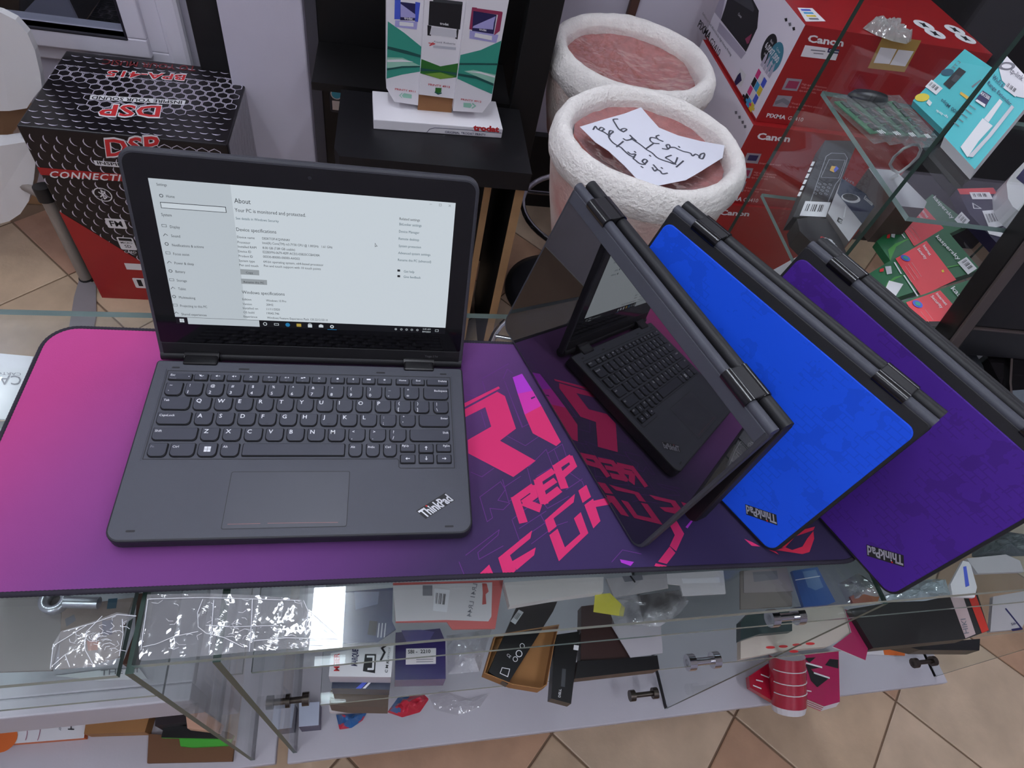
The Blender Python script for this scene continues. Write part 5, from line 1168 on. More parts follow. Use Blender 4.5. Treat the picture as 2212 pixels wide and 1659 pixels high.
# ---- upper shelf
pcb = mat('pcb_green', (50, 120, 78), .4); chip = mat('chip_black', (16, 16, 18), .4)
blis = clear('blister_clear', (.93, .95, .95), .06, rough=.08, haze=.10, bump=.5, bscale=60)
lbl = ['first', 'second', 'third', 'fourth']
for i in range(4):
    q = [(1800+38*i, 206), (1829+38*i, 205), (1936+31*i, 288+4*i), (1900+34*i, 294+3*i)]
    t = thing('memory_module_pack', lbl[i]+' clear blister of a green memory module, counted from the left on the glass shelf', 'packet', tuple(onz(q[0], S1)), 'memory modules in blisters')
    P = [onz(p, S1+.012) for p in q]; b = MB(); b.prism([(p.x, p.y) for p in P], S1+.0005, S1+.012, blis); build(b, 'blister', t)
    f = lambda s, r: P[0].lerp(P[3], s).lerp(P[1].lerp(P[2], s), r)
    b = MB(); c = [f(.04, .15), f(.84, .15), f(.84, .8), f(.04, .8)]; b.prism([(p.x, p.y) for p in c], S1+.004, S1+.0055, pcb); o = build(b, 'module', t)
    for k in range(4):
        b = MB(); c = [f(.08+.19*k, .45), f(.23+.19*k, .45), f(.23+.19*k, .72), f(.08+.19*k, .72)]; b.prism([(p.x, p.y) for p in c], S1+.0055, S1+.007, chip); build(b, 'chip', o)
    b = MB()
    for k in range(3): b.tube([f(.88, .2+.12*k), f(.96, .24+.12*k)], .0006, ink_w, 4)
    build(b, 'price_marks', t)
c = onz((1884, 198), S1+.02); b = MB(); b.lathe([(.0005, 0), (.026, .0), (.031, .005), (.032, .011), (.027, .017), (.0005, .018)], chip, (0, 0, 0), 28, T=Matrix.Translation((c.x, c.y, S1+.0005)) @ Matrix.Diagonal((1, .4, 1, 1)))
single(b, 'black_puck', 'round black puck shaped device behind the memory blisters', 'device')
cyan = mat('carton_cyan', (78, 190, 196), .45); ck = kr
def d_tp1(pl):
    pl.ppoly(ck((835, 578), (895, 615), (755, 765), (700, 720)), ink_k, 2); pl.ppoly(ck((805, 640), (850, 660), (800, 710), (765, 690)), mat('ink_charcoal', 'aaaaaa'), 3)
    u, v = pl.uv(ck((735, 620))[0]); pl.disc(u, v, .008, mat('ink_petrol', (30, 84, 104), .5), 2, 16)
    pl.ptext('LTE', *ck((850, 535), (790, 600), (825, 520)), ink_g, 2); pl.ptext('300 Mbps', *ck((830, 955), (690, 845), (812, 980)), mat('ink_petrol', 'aaaaaa'), 2, .01); pl.ptext('tp-link', *ck((745, 1000), (640, 935), (735, 1020)), ink_w, 2, .015)
    barcode(pl, ck((600, 685), (695, 760), (640, 815), (545, 745))); pl.ppoly(ck((850, 785), (925, 835), (912, 860), (840, 805)), mat('ink_orange', (230, 180, 70), .5), 2)
    u, v = pl.uv(ck((520, 835))[0]); pl.disc(u, v, .009, mat('ink_yel', 'aaaaaa'), 2, 16); pl.ppoly(ck((575, 850), (605, 880), (585, 910), (555, 880)), ink_w, 2); pl.ppoly(ck((940, 740), (1020, 680), (1025, 690), (950, 755)), ink_g, 2)
lean_px('adapter_box', 'small cyan wireless adapter carton standing upside down on the glass shelf', 'box', ck((442, 857), (695, 1100), (1130, 585), (885, 418)), S1, .112, .010, cyan, cyan, None, d_tp1)
def d_tp2(pl):
    pl.ppoly(ck((1175, 590), (1240, 480), (1500, 760), (1440, 850), (1330, 830), (1200, 690)), paper_w, 2); pl.ptext('tp-link', *ck((1262, 620), (1370, 700), (1285, 580)), ink_g, 3, .01); u, v = pl.uv(ck((1240, 570))[0]); pl.disc(u, v, .010, ink_g, 3, 16, r0=.006)
    pl.ptext('Wi-Fi 6', *ck((1115, 670), (1200, 755), (1135, 640)), ink_nv, 3, .005); pl.ptext('Range Extender', *ck((1072, 720), (1270, 910), (1090, 695)), ink_nv, 3, .005)
    pl.ppoly(ck((1035, 778), (1110, 828), (1055, 925), (972, 855)), ink_nv, 3); pl.ptext('AX1500', *ck((1012, 812), (1085, 862), (1025, 785)), ink_w, 4, .02); pl.ppoly(ck((985, 855), (1058, 900), (1050, 925), (970, 868)), ink_w, 4)
    barcode(pl, ck((1250, 695), (1355, 775), (1315, 835), (1210, 755)))
    pl.ppoly(ck((1035, 1015), (1120, 1080), (1000, 1210), (905, 1350), (845, 1260)), ink_w, 3); pl.ppoly(ck((1045, 1020), (1180, 850), (1205, 875), (1085, 1050)), ink_w, 3); pl.ppoly(ck((1070, 1170), (1280, 905), (1302, 925), (1110, 1170), (950, 1350), (905, 1345)), mat('ink_pale', 'aaaaaa'), 4)
    lines(pl, ck((920, 900))[0], ck((975, 940))[0], (-9, 9), 5, .0012, ink_g)
lean_px('extender_box', 'large cyan and white range extender carton with two antennas pictured', 'box', ck((710, 1165), (970, 1445), (1500, 800), (1240, 480)), S1, .145, .016, cyan, mat('carton_white', (226, 224, 226), .5), None, d_tp2)
# ---- lower shelf
k6 = crop(1600, 150, .28325)
def d_pda(pl):
    W2 = mat('ink_line', (150, 150, 158), .5)
    pl.pstroke(k6((650, 665), (690, 640), (790, 645), (812, 680), (760, 830), (720, 880), (665, 1010)), .0012, W2, 2); pl.pstroke(k6((650, 665), (590, 840), (530, 1010)), .0012, W2, 2); pl.pstroke(k6((672, 690), (795, 695), (745, 832), (610, 825), (672, 690)), .0010, W2, 2)
    for r in range(4):
        for c in range(3): u, v = pl.uv(k6((600+c*40-r*11, 875+r*24+c*3))[0]); pl.disc(u, v, .0028, W2, 2, 8, r0=.0018)
    pl.ppoly(k6((690, 740), (728, 745), (708, 790), (675, 775)), mat('ink_orange', 'aaaaaa'), 3); pl.ppoly(k6((725, 740), (745, 760), (715, 790), (705, 770)), ink_bl, 3)
    barcode(pl, k6((490, 1008), (684, 1018), (645, 1130), (445, 1120)))
    for i in range(6): pl.ppoly(k6((545-i*20, 705+i*46), (565-i*20, 707+i*46), (548-i*20, 740+i*46), (528-i*20, 738+i*46)), ink_w, 2)
lean_px('handset_box', 'tall narrow black carton with a handset outline inside the cabinet', 'box', k6((400, 1125), (650, 1130), (895, 545), (645, 540)), S2, .20, .028, mat('carton_matte_black', (24, 22, 24), .4), None, None, d_pda)
def d_cam(pl):
    pl.ppoly(k6((770, 830), (1045, 1010), (925, 1180), (735, 945)), mat('ink_navy2', (28, 44, 74), .5), 1); pl.ptext('Essential', *k6((935, 990), (998, 1045), (948, 965)), ink_w, 3, .01)
    u, v = pl.uv(k6((838, 985))[0]); pl.disc(u, v, .012, ink_w, 2, 18, ry=.016); pl.disc(u-.002, v, .009, ink_k, 3, 18, ry=.013); pl.pstroke(k6((800, 1050), (785, 1130)), .002, ink_w, 2)
    pl.ppoly(k6((742, 1130), (775, 1150), (765, 1180), (732, 1160)), ink_k, 3); pl.ptext('HD', *k6((742, 1165), (764, 1178), (748, 1145)), ink_w, 4, .02); pl.ptext('Vera', *k6((785, 850), (860, 880), (792, 825)), ink_g, 3)
lean_px('camera_box', 'white and navy camera carton standing next to the black handset carton', 'box', k6((665, 1095), (825, 1312), (1045, 1010), (770, 830)), S2, .115, .034, mat('carton_grey_white', (196, 192, 196), .5), mat('carton_grey', (120, 112, 112), .55), None, d_cam)
slab_px('open_white_box', 'open white carton with a brown side behind the camera carton', 'box', k6((975, 752), (1180, 770), (1420, 1010), (1400, 1060), (1190, 1040), (1090, 910)), S2, .07, mat('carton_grey_white', 'aaaaaa'), mat('carton_taupe', (96, 78, 72), .7))
k7 = crop(1880, 250, .22297)
rs = thing('ring_stand', 'thin white ring stand inside the cabinet', 'stand', tuple(onz(k7((130, 720))[0], S2+.071)))
yp = onz(k7((260, 560))[0], S2+.08).y
b = MB(); b.tube([ony(p, yp) for p in k7((270, 555), (215, 520), (190, 470), (230, 400), (320, 320), (410, 280), (470, 285), (490, 330), (460, 400), (380, 480), (300, 540))], .0022, plw, 8, closed=True); build(b, 'ring', rs)
b = MB(); b.tube([ony(p, yp) for p in k7((265, 570), (180, 620), (100, 670))], .003, plw, 8); b.tube([ony(p, yp) for p in k7((55, 640), (70, 690), (120, 725), (190, 745))], .0045, plw, 8); build(b, 'foot', rs)
def d_term(pl):
    for r in range(4):
        for c in range(3): u, v = pl.uv(k6((625+c*28+r*18, 1290+r*22+c*9))[0]); pl.disc(u, v, .0042, mat('ink_pale', 'aaaaaa') if r or c else ink_r, 2, 8)
slab_px('payment_terminal', 'black card payment terminal with pale keys in the cabinet', 'terminal', k6((430, 1140), (560, 1120), (660, 1140), (760, 1290), (820, 1430), (740, 1500), (640, 1440), (540, 1320), (450, 1230)), S2, .03, mat('terminal_black', (30, 28, 30), .35), None, None, d_term)
kas = mat('carton_green', (34, 100, 62), .4); kas2 = mat('ink_leafgreen', (70, 150, 60), .45); kred = mat('ink_coral', (226, 62, 72), .45)
k3 = crop(1850, 540, .21703)
def kasp(label, quad, red, words, H, extra, zb):
    def d(pl):
        pl.ppoly(red, kred, 2); extra(pl)
        for s_, p0, p1, pt in words: pl.ptext(s_, p0, p1, pt, ink_w, 4, .01)
    lean_px('software_box', label, 'box', quad, zb, H, .012, kas, kas, 'green and red software boxes', d)
def ex1(pl):
    pl.ppoly(k7((170, 1300), (240, 1240), (340, 1200), (420, 1180), (340, 1215), (250, 1270), (190, 1410)), kas2, 1); u, v = pl.uv(k7((358, 1035))[0]); pl.disc(u, v, .006, ink_bl, 4, 12)
    pl.ppoly(k7((160, 1160), (190, 1150), (185, 1190), (155, 1195)), ink_r, 3); pl.ppoly(k7((195, 1125), (240, 1140), (230, 1190), (200, 1180)), mat('ink_pale', 'aaaaaa'), 3); barcode(pl, k7((880, 935), (960, 1020), (890, 1095), (810, 1010))); lines(pl, k7((395, 1080))[0], k7((480, 1195))[0], (-6, 4), 3, .0008, mat('ink_pink', 'aaaaaa')); pl.pstroke(k7((260, 1100), (330, 1190)), .002, ink_w, 3)
kasp('farthest of the three green and red software boxes in the cabinet', k7((60, 1215), (200, 1410), (965, 1050), (600, 760)), k7((275, 1040), (495, 860), (715, 1100), (500, 1240), (420, 1265)), (('Internet', *k7((475, 905), (540, 1000), (500, 893))), ('Security', *k7((440, 945), (515, 1040), (465, 930))), ('kaspersky', *k7((600, 800), (785, 1010), (628, 780)))), .19, ex1, S2+.002)
def ex2(pl):
    pl.ppoly(k3((250, 500), (300, 330), (380, 270), (490, 245), (390, 290), (310, 350)), kas2, 1); u, v = pl.uv(k3((482, 88))[0]); pl.disc(u, v, .007, ink_bl, 4, 12); pl.disc(u, v, .004, green1, 5, 12)
    pl.ppoly(k3((320, 310), (462, 345), (365, 498), (250, 465)), paper_w, 3); pl.ppoly(k3((230, 195), (270, 185), (265, 220), (225, 225)), ink_r, 3); pl.ppoly(k3((280, 170), (340, 165), (350, 240), (300, 250)), mat('ink_pale', 'aaaaaa'), 3); barcode(pl, k3((1090, 75), (1195, 190), (1105, 250), (1000, 130)))
    lines(pl, k3((545, 130))[0], k3((640, 270))[0], (-7, 4), 4, .0008, mat('ink_pink', 'aaaaaa')); pl.pstroke(k3((375, 130), (440, 240)), .0025, ink_w, 3); pl.pstroke(k3((470, 260), (605, 465)), .0025, ink_w, 3); pl.ppoly(k3((840, 210), (860, 200), (870, 225), (850, 230)), mat('ink_yel', 'aaaaaa'), 3); pl.ppoly(k3((895, 170), (1020, 145), (1020, 158), (905, 182)), kas2, 2)
kasp('middle of the three green and red software boxes in the cabinet', [k7((-30, 1540))[0], k3((265, 520))[0], k3((1235, 195))[0], k7((720, 1085))[0]], [k3((385, 90))[0], k7((540, 1215))[0], k3((990, 300))[0], k3((640, 460))[0]], (('Internet', *k7((500, 1270), (565, 1365), (525, 1255))), ('Security', *k7((445, 1300), (525, 1400), (470, 1285))), ('kaspersky', *k7((625, 1180), (845, 1410), (655, 1160)))), .19, ex2, S2+.014)
def ex3(pl):
    u, v = pl.uv(k3((602, 545))[0]); pl.disc(u, v, .007, ink_bl, 4, 12); pl.disc(u, v, .004, green1, 5, 12); pl.ppoly(k3((390, 595), (455, 650), (440, 685), (395, 670)), mat('ink_orange', 'aaaaaa'), 3); lines(pl, k3((680, 600))[0], k3((760, 705))[0], (-10, 4), 4, .0008, mat('ink_pink', 'aaaaaa')); pl.pstroke(k3((480, 575), (570, 690)), .0025, ink_w, 3); pl.ppoly(k3((430, 712), (500, 640), (620, 712)), kas2, 1)
kasp('nearest of the three green and red software boxes, partly behind the black monitor', k3((262, 570), (430, 715), (1380, 560), (1180, 280)), k3((490, 525), (830, 405), (1010, 605), (930, 715), (610, 715)), (('Internet', *k3((780, 445), (880, 560), (805, 432))), ('Security', *k3((730, 470), (835, 590), (755, 455))), ('kaspersky', *k3((930, 390), (1200, 690), (970, 365)))), .185, ex3, S2+.026)
def d_game(pl):
    pl.ppoly(k7((840, 710), (1190, 700), (1225, 760), (870, 765)), ink_r, 2); barcode(pl, k7((955, 745), (1150, 745), (1185, 812), (985, 812))); barcode(pl, k7((1080, 925), (1205, 915), (1280, 1070), (1150, 1100)), None, 13)
    pl.pstroke(k7((990, 850), (1000, 900), (1070, 900), (990, 850)), .002, ink_w, 2); pl.ptext('M', *k7((1250, 1225), (1320, 1230), (1265, 1195)), ink_w, 3, .03); pl.ppoly(k7((1200, 840), (1290, 930), (1280, 970), (1230, 920)), mat('ink_petrol', 'aaaaaa'), 2); pl.ppoly(k7((1400, 960), (1430, 950), (1480, 1040), (1420, 1110), (1360, 1060)), ink_g, 2); pl.ppoly(k7((1110, 1080), (1230, 1110), (1315, 1160), (1290, 1185), (1150, 1150)), ink_w, 2)
slab_px('dark_gift_box', 'dark navy packet with a red strip and white stickers in the cabinet', 'packet', k7((840, 710), (1190, 695), (1260, 760), (1390, 900), (1480, 1040), (1340, 1270), (1240, 1250), (960, 950)), S2, .018, mat('carton_indigo', (34, 30, 62), .4), None, None, d_game)
slab_px('small_tablet', 'small dark tablet lying behind the violet laptop', 'tablet', k3((-40, 240), (80, 250), (215, 420), (200, 440), (30, 430)), S2, .01, mat('tablet_dark', (48, 40, 46), .25))
slab_px('white_sheet', 'white sheet lying at the foot of the glass cabinet', 'paper', k6((190, 1560), (300, 1500), (560, 1355), (620, 1440), (300, 1600), (180, 1640)), -.119, .002, paper_w)
# white rounded box at the right edge of the frame
P = [onz(p, S2+.05) for p in k7((1489, 450), (1400, 540), (1330, 630), (1320, 660), (1335, 800), (1380, 880), (1489, 960), (1700, 900), (1700, 500))]
b = MB(); b.prism([(p.x, p.y) for p in P], S2+.0005, S2+.05, plw); t = thing('white_device', 'white rounded device with a violet window at the right edge', 'device', tuple(P[0])); build(b, 'body', t)
pl = Plane((0, 0, S2+.05), (1, 0, 0), (0, 1, 0)); pl.ppoly(k7((1489, 510), (1410, 605), (1489, 670), (1600, 600)), ink_nv); pl.build('window', t)

# ---------------------------------------------------------------- monitor
mz = .026; Pm = onz((2034, 757), mz); a = math.radians(13)
mup = V((0, math.sin(a), math.cos(a))); mx = V((math.cos(math.radians(-3)), math.sin(math.radians(-3)), 0)); mn = mx.cross(mup)
mn = -mn if mn.y > 0 else mn
T = Matrix((mx, mup, -mx.cross(mup)*-1)).transposed().to_4x4(); T.translation = Pm
mon_k = mat('monitor_black', (16, 14, 15), .35); mon_s = mat('monitor_bezel', (74, 64, 62), .38, spec=.5); mon_b = mat('monitor_lower', (24, 24, 26), .32)
mo = thing('monitor', 'black monitor standing at the right behind the violet laptop', 'monitor', (Pm.x+.25, Pm.y+.06, 0))
b = MB(); b.box((0, 0, -.03), (.50, .27, 0), mon_k, T, bev=.002); build(b, 'housing', mo)
b = MB(); b.box((0, -.001, .0), (.017, .27, .004), mon_s, T, bev=.001); build(b, 'side_bezel', mo)
b = MB(); b.box((.017, -.001, .0), (.50, .040, .004), mon_b, T, bev=.001); build(b, 'lower_bezel', mo)
b = MB(); b.box((.017, .0385, .0), (.50, .041, .0045), mon_s, T); build(b, 'bezel_line', mo)
b = MB(); b.box((.018, .042, .0), (.499, .268, .001), mat('monitor_screen', (12, 10, 11), .25), T); build(b, 'screen', mo)
b = MB(); b.box((.20, .02, -.045), (.30, .2, -.03), mon_k, T, bev=.004); b.box((Pm.x+.14, Pm.y-.02, .0003), (Pm.x+.36, Pm.y+.06, .012), mon_k, bev=.004); b.box((Pm.x+.22, Pm.y+.03, .01), (Pm.x+.28, Pm.y+.05, .1), mon_k); build(b, 'stand', mo)
# things on the counter in front of the monitor
slab_px('phone_cradle', 'dark grey plastic cradle between the violet laptop and the monitor', 'device', k3((860, 1040), (1190, 1040), (1260, 1150), (1300, 1290), (1250, 1330), (1180, 1320), (1000, 1170)), 0.0005, .014, mat('cradle_grey', (40, 42, 46), .4), None, None,
        lambda pl: pl.ppoly(k3((960, 1070), (1150, 1070), (1190, 1180), (1240, 1280), (1150, 1240), (1040, 1150)), chip))
slab_px('card_paper', 'white paper with printed letters beside the monitor foot', 'paper', k3((1200, 1020), (1275, 1025), (1330, 1160), (1430, 1340), (1560, 1610), (1500, 1600), (1240, 1345), (1315, 1330), (1290, 1200)), 0.0005, .002, paper_w, None, None,
        lambda pl: (pl.ptext('GT', *k3((1325, 1455), (1405, 1455), (1345, 1420)), ink_k, 2, .01), pl.pstroke(k3((1400, 1490), (1450, 1480)), .002, ink_g)))
slab_px('black_case', 'glossy black case at the right edge of the counter', 'case', k3((1290, 1030), (1500, 1030), (1510, 1320), (1540, 1580), (1440, 1340)), 0.0005, .02, mat('case_gloss', (16, 14, 16), .15))
slab_px('keyboard_tray', 'black tray with a grey panel at the right edge of the counter', 'tray', k3((1530, 1030), (1720, 1040), (1900, 1600), (1560, 1600), (1520, 1330)), 0.0005, .025, mat('case_gloss', 'aaaaaa'), None, None, lambda pl: (pl.ppoly(k3((1550, 1400), (1800, 1380), (1860, 1580), (1570, 1585)), mat('tray_grey', (92, 98, 106), .4)), pl.pstroke(k3((1545, 1070), (1530, 1320), (1555, 1580)), .003, mat('monitor_bezel', 'aaaaaa'), 2)))
# ================================================================== goods inside the counters
q5 = crop(0, 1150, .33454); q6 = crop(640, 1180, .29837); q7 = crop(1150, 1150, .30675); q8 = crop(1600, 1100, .33700)
U, Lw, Bo = ZS1+.0006, ZS2+.0006, ZB+.0006
card_w = mat('card_white', (214, 208, 210), .6); dark_w = mat('paper_grey', (176, 170, 172), .65); plas = clear('bag_plastic', (.92, .92, .93), .06, rough=.12, haze=.32, hazecol=(.75, .74, .76), bump=.8, bscale=50, hvar=30)
blue_d = mat('packet_blue', (52, 60, 96), .4); viol_d = mat('carton_violet', (44, 34, 92), .25, spec=.6); brown = mat('carton_brown', (160, 112, 66), .8, var=.06, vscale=10); bat = mat('battery_black', (22, 21, 23), .35); brown_d = mat('device_brown', (58, 36, 34), .4)
# ---- upper shelf of the long counter
def d_red(pl):
    pl.ppoly(q6((700, 285), (1418, 262), (1412, 510), (1390, 545), (1080, 535), (720, 545)), card_w, 2); barcode(pl, q6((1000, 305), (1112, 320), (1090, 480), (990, 468)))
    pl.ppoly(q6((1345, 270), (1378, 272), (1392, 330), (1370, 350), (1375, 420), (1345, 425), (1350, 340)), mat('ink_brick', (190, 80, 76), .5), 3); pl.ptext('LR41 LR44', *q6((1310, 275), (1265, 515), (1278, 270)), ink_g, 3, .005); pl.ppoly(q6((915, 285), (985, 285), (985, 360), (915, 360)), ink_g, 3)
slab_px('battery_card', 'white blister card with a red border under the counter glass', 'card', q6((700, 265), (1500, 245), (1440, 595), (1130, 600), (1090, 545), (720, 550)), U, .003, mat('carton_rosered', (206, 96, 92), .5), None, None, d_red)
slab_px('foam_sheet', 'long white foam sheet under the counter glass', 'foam', q6((1505, 262), (1900, 235), (2225, 222), (2222, 330), (1880, 375), (1545, 432)), U, .012, mat('foam_white', (222, 214, 210), .85, bump=.3, bscale=60))
def d_blue(pl):
    pl.ppoly(q6((420, 330), (600, 330), (590, 420), (430, 460)), mat('ink_slate', (96, 104, 140), .4), 2); pl.ppoly(q6((530, 540), (590, 545), (575, 650), (515, 640)), ink_k, 2); lines(pl, q6((600, 560))[0], q6((590, 660))[0], (7, 0), 3, .001, mat('ink_pale', 'aaaaaa'))
slab_px('card_packet', 'dark blue memory card packet right of the bright lamp reflection', 'packet', q6((350, 330), (700, 300), (695, 545), (720, 600), (590, 690), (340, 700)), U, .004, blue_d, None, None, d_blue)
slab_px('sticky_note', 'yellow sticky note in front of the foam sheet under the glass', 'note', q7((442, 437), (548, 428), (652, 530), (640, 592), (430, 560)), U+.003, .0006, mat('note_yellow', (206, 196, 60), .7))
slab_px('paper_bag', 'white paper packet with a dark print right of the foam sheet', 'packet', q7((520, 325), (940, 290), (958, 390), (575, 458)), U, .0025, dark_w, None, None, lambda pl: (pl.ppoly(q7((630, 310), (770, 300), (780, 335), (650, 350)), ink_g), pl.pstroke(q7((690, 310), (720, 350)), .002, ink_k, 2)))
slab_px('folded_paper', 'folded white paper under the edge of the mat', 'paper', q7((945, 292), (1345, 268), (1362, 430), (1060, 446), (1042, 370), (952, 360)), U, .0025, card_w, None, None, lambda pl: pl.ppoly(q7((1050, 325), (1315, 318), (1320, 355), (1060, 360)), paper_w))
crumple('clear_bag', 'crinkled clear bag in front of the folded papers', 'bag', q7((590, 465), (1040, 400), (1110, 480), (1040, 570), (900, 660), (560, 640)), U, .006, plas, 3)
slab_px('grey_packet', 'grey packet with a dark part left of the blue card', 'packet', q7((1490, 272), (1790, 245), (1838, 412), (1640, 420), (1490, 425)), U, .004, mat('packet_grey', (150, 140, 140), .5), None, None, lambda pl: pl.ppoly(q7((1550, 280), (1720, 270), (1730, 330), (1560, 350)), ink_g))
slab_px('blue_card', 'blue blister card near the right end of the mat', 'card', q8((330, 395), (492, 370), (548, 480), (608, 592), (560, 612), (405, 625)), U, .005, mat('card_blue', (52, 92, 150), .35), None, None, lambda pl: (pl.ppoly(q8((395, 400), (480, 388), (530, 500), (480, 520), (430, 500)), mat('ink_sky', (100, 130, 170), .4)), pl.pstroke(q8((350, 455), (505, 430)), .001, ink_w, 2)))
crumple('bubble_bag', 'shiny crinkled silver bag under the violet laptop corner', 'bag', q8((640, 470), (770, 400), (900, 480), (950, 560), (860, 590), (700, 600)), U, .012, clear('bag_silver', (.8, .8, .82), .14, rough=.10, haze=.35, hazecol=(.7, .7, .72), bump=.9, bscale=70), 8)
crumple('teal_bag', 'crinkled clear bag with teal goods right of the violet laptop corner', 'bag', q8((900, 560), (1090, 480), (1220, 440), (1330, 440), (1365, 545), (1200, 580), (930, 590)), U, .012, clear('bag_teal', (.7, .85, .88), .12, rough=.12, haze=.45, hazecol=(.6, .72, .76), bump=.9, bscale=60), 12)
slab_px('amber_bottle', 'small amber packet beside the shiny silver bag', 'packet', q8((700, 560), (860, 490), (900, 530), (880, 590), (720, 600)), U, .006, mat('amber', (150, 86, 50), .4))
slab_px('white_card', 'white card with a blue stripe right of the teal bag', 'card', q8((1345, 480), (1425, 330), (1470, 340), (1515, 500), (1500, 565), (1360, 560)), U, .004, card_w, None, None, lambda pl: pl.ppoly(q8((1425, 370), (1445, 365), (1465, 490), (1440, 500)), ink_bl))
slab_px('grey_sachets', 'pale grey sachets at the right end of the upper shelf', 'packet', q8((1450, 315), (1700, 290), (1790, 330), (1816, 400), (1520, 412)), U, .005, dark_w)
crumple('dark_net', 'dark wrapped parts under the right end of the counter glass', 'bag', q8((1500, 200), (1700, 130), (1900, 160), (1900, 290), (1500, 300)), U, .012, mat('wrap_dark', (50, 62, 62), .35, bump=.6, bscale=80), 5)
slab_px('dark_parts_tray', 'dark tray of small parts between the grey packet and the blue card', 'tray', q8((0, 395), (280, 380), (330, 560), (330, 620), (0, 640)), U, .003, mat('tray_taupe', (120, 112, 106), .5))
# ---- lower shelf of the long counter
def d_mei(pl):
    pl.ptext('MEIER', *q6((312, 905), (312, 778), (272, 905)), ink_r, 3, .02); pl.ptext('MARQUE', *q6((440, 870), (448, 750), (398, 865)), ink_nv, 3, .03); pl.ppoly(q6((498, 782), (578, 782), (570, 920), (482, 905)), ink_k, 2); pl.pstroke(q6((515, 800), (560, 800), (555, 890), (520, 890)), .002, ink_w, 3)
    pl.ptext('C M K', *q6((660, 918), (672, 830), (640, 915)), ink_k, 3, .01); pl.ptext('ARTICLE', *q6((672, 820), (682, 735), (658, 818)), ink_g, 3); pl.pstroke(q6((610, 830), (640, 770), (620, 740), (650, 720)), .002, ink_k, 3)
slab_px('clipper_box', 'white carton with red and blue sideways lettering left of the violet carton', 'box', q6((250, 775), (480, 735), (708, 700), (686, 948), (235, 942)), Lw+.030, .028, mat('carton_white', 'aaaaaa'), mat('carton_edge_white', (196, 190, 196), .5), None, d_mei)
slab_px('striped_box', 'dark blue striped carton under the white lettered carton', 'box', q6((262, 955), (470, 930), (688, 930), (675, 1040), (255, 1028)), Lw, .029, mat('carton_darkblue', (30, 38, 64), .35), None, None, lambda pl: (pl.ppoly(q6((480, 985), (520, 980), (470, 1030), (430, 1030)), ink_bl), pl.ppoly(q6((530, 980), (550, 978), (500, 1030), (480, 1030)), ink_w)))
def d_sbi(pl):
    pl.ppoly(q6((795, 742), (1012, 738), (1010, 852), (792, 858)), card_w, 2); pl.ptext('SBI -  2210', *q6((808, 778), (972, 774), (808, 752)), ink_k, 3, .02); lines(pl, q6((870, 805))[0], q6((990, 802))[0], (0, 5), 3, .0007, ink_g); pl.ppoly(q6((760, 610), (900, 605), (1000, 620), (960, 690), (800, 700)), mat('ink_indigo', (66, 58, 128), .3), 1)
slab_px('battery_carton', 'glossy violet carton with a white number label on the lower shelf', 'box', q6((720, 625), (1040, 595), (1080, 690), (1082, 960), (715, 968)), Lw, .035, viol_d, mat('carton_violet_side_lit', (92, 84, 140), .2), None, d_sbi)  # side colour lightened to carry the highlight along the front edge
def tray(px, label, zb, h):
    P = [onz(p, zb+h) for p in px]; c = sum(P, V((0, 0, 0)))/len(P); t = thing('open_carton', label, 'box', (c.x, c.y, zb))
    b = MB(); b.prism([(p.x, p.y) for p in P], zb, zb+.002, brown); build(b, 'tray_floor', t)
    n = len(P)
    for i in range(n):
        a, d = P[i], P[(i+1) % n]; ia, id_ = a.lerp(c, .035), d.lerp(c, .035); b = MB(); b.prism([(a.x, a.y), (d.x, d.y), (id_.x, id_.y), (ia.x, ia.y)], zb+.002, zb+h, brown); build(b, 'tray_wall', t)
    return t
tray(q6((1440, 640), (1905, 565), (1870, 700), (1815, 1005), (1770, 1035), (1560, 1000), (1358, 918)), 'open brown carton holding a black battery', Lw, .02)
def d_bat(pl):
    for (x, y), r_ in (((1612, 778), .004), ((1635, 722), .003), ((1585, 818), .003)): u, v = pl.uv(q6((x, y))[0]); pl.disc(u, v, r_, ink_w, 2, 12, r0=r_*.75)
    pl.ptext('CE', *q6((1520, 790), (1545, 812), (1532, 775)), ink_w, 2); pl.pstroke(q6((1490, 880), (1545, 890), (1530, 945), (1475, 920), (1490, 880)), .0008, ink_w, 2); barcode(pl, q6((1610, 460), (1645, 480), (1585, 568), (1550, 545)))
slab_px('laptop_battery', 'black laptop battery with white marks lying in the brown carton', 'battery', q6((1600, 430), (1890, 400), (1860, 470), (1530, 1000), (1392, 908)), Lw+.003, .016, bat, None, 'laptop batteries', d_bat)
slab_px('laptop_battery', 'black laptop battery sticking out over the shelf edge right of the brown carton', 'battery', q6((1880, 640), (2052, 615), (1990, 1140), (1845, 1102)), Lw, .019, bat, None, 'laptop batteries', lambda pl: (pl.ptext('DELL', *q6((1912, 1095), (1918, 1035), (1895, 1092)), ink_w, 2, .01), pl.ppoly(q6((1925, 885), (1952, 890), (1945, 1020), (1915, 1015)), mat('ink_charcoal', 'aaaaaa'), 1), pl.ppoly(q6((2010, 715), (2045, 720), (2040, 755), (2005, 750)), ink_w, 2)))
slab_px('brown_device', 'dark reddish brown flat device behind the black bar', 'device', q7((345, 520), (520, 500), (600, 700), (700, 890), (340, 900)), Lw, .018, brown_d)
slab_px('black_bar', 'long black plastic bar in front of the brown device', 'device', q7((320, 905), (600, 890), (880, 866), (896, 962), (300, 1030)), Lw, .022, bat, brown_d)
slab_px('translucent_sleeve', 'pale translucent sleeve standing over the brown device', 'sleeve', q7((555, 655), (905, 660), (918, 850), (692, 882)), Lw+.024, .001, clear('sleeve', (.9, .9, .9), .05, rough=.2, haze=.6, hazecol=(.66, .62, .66)))
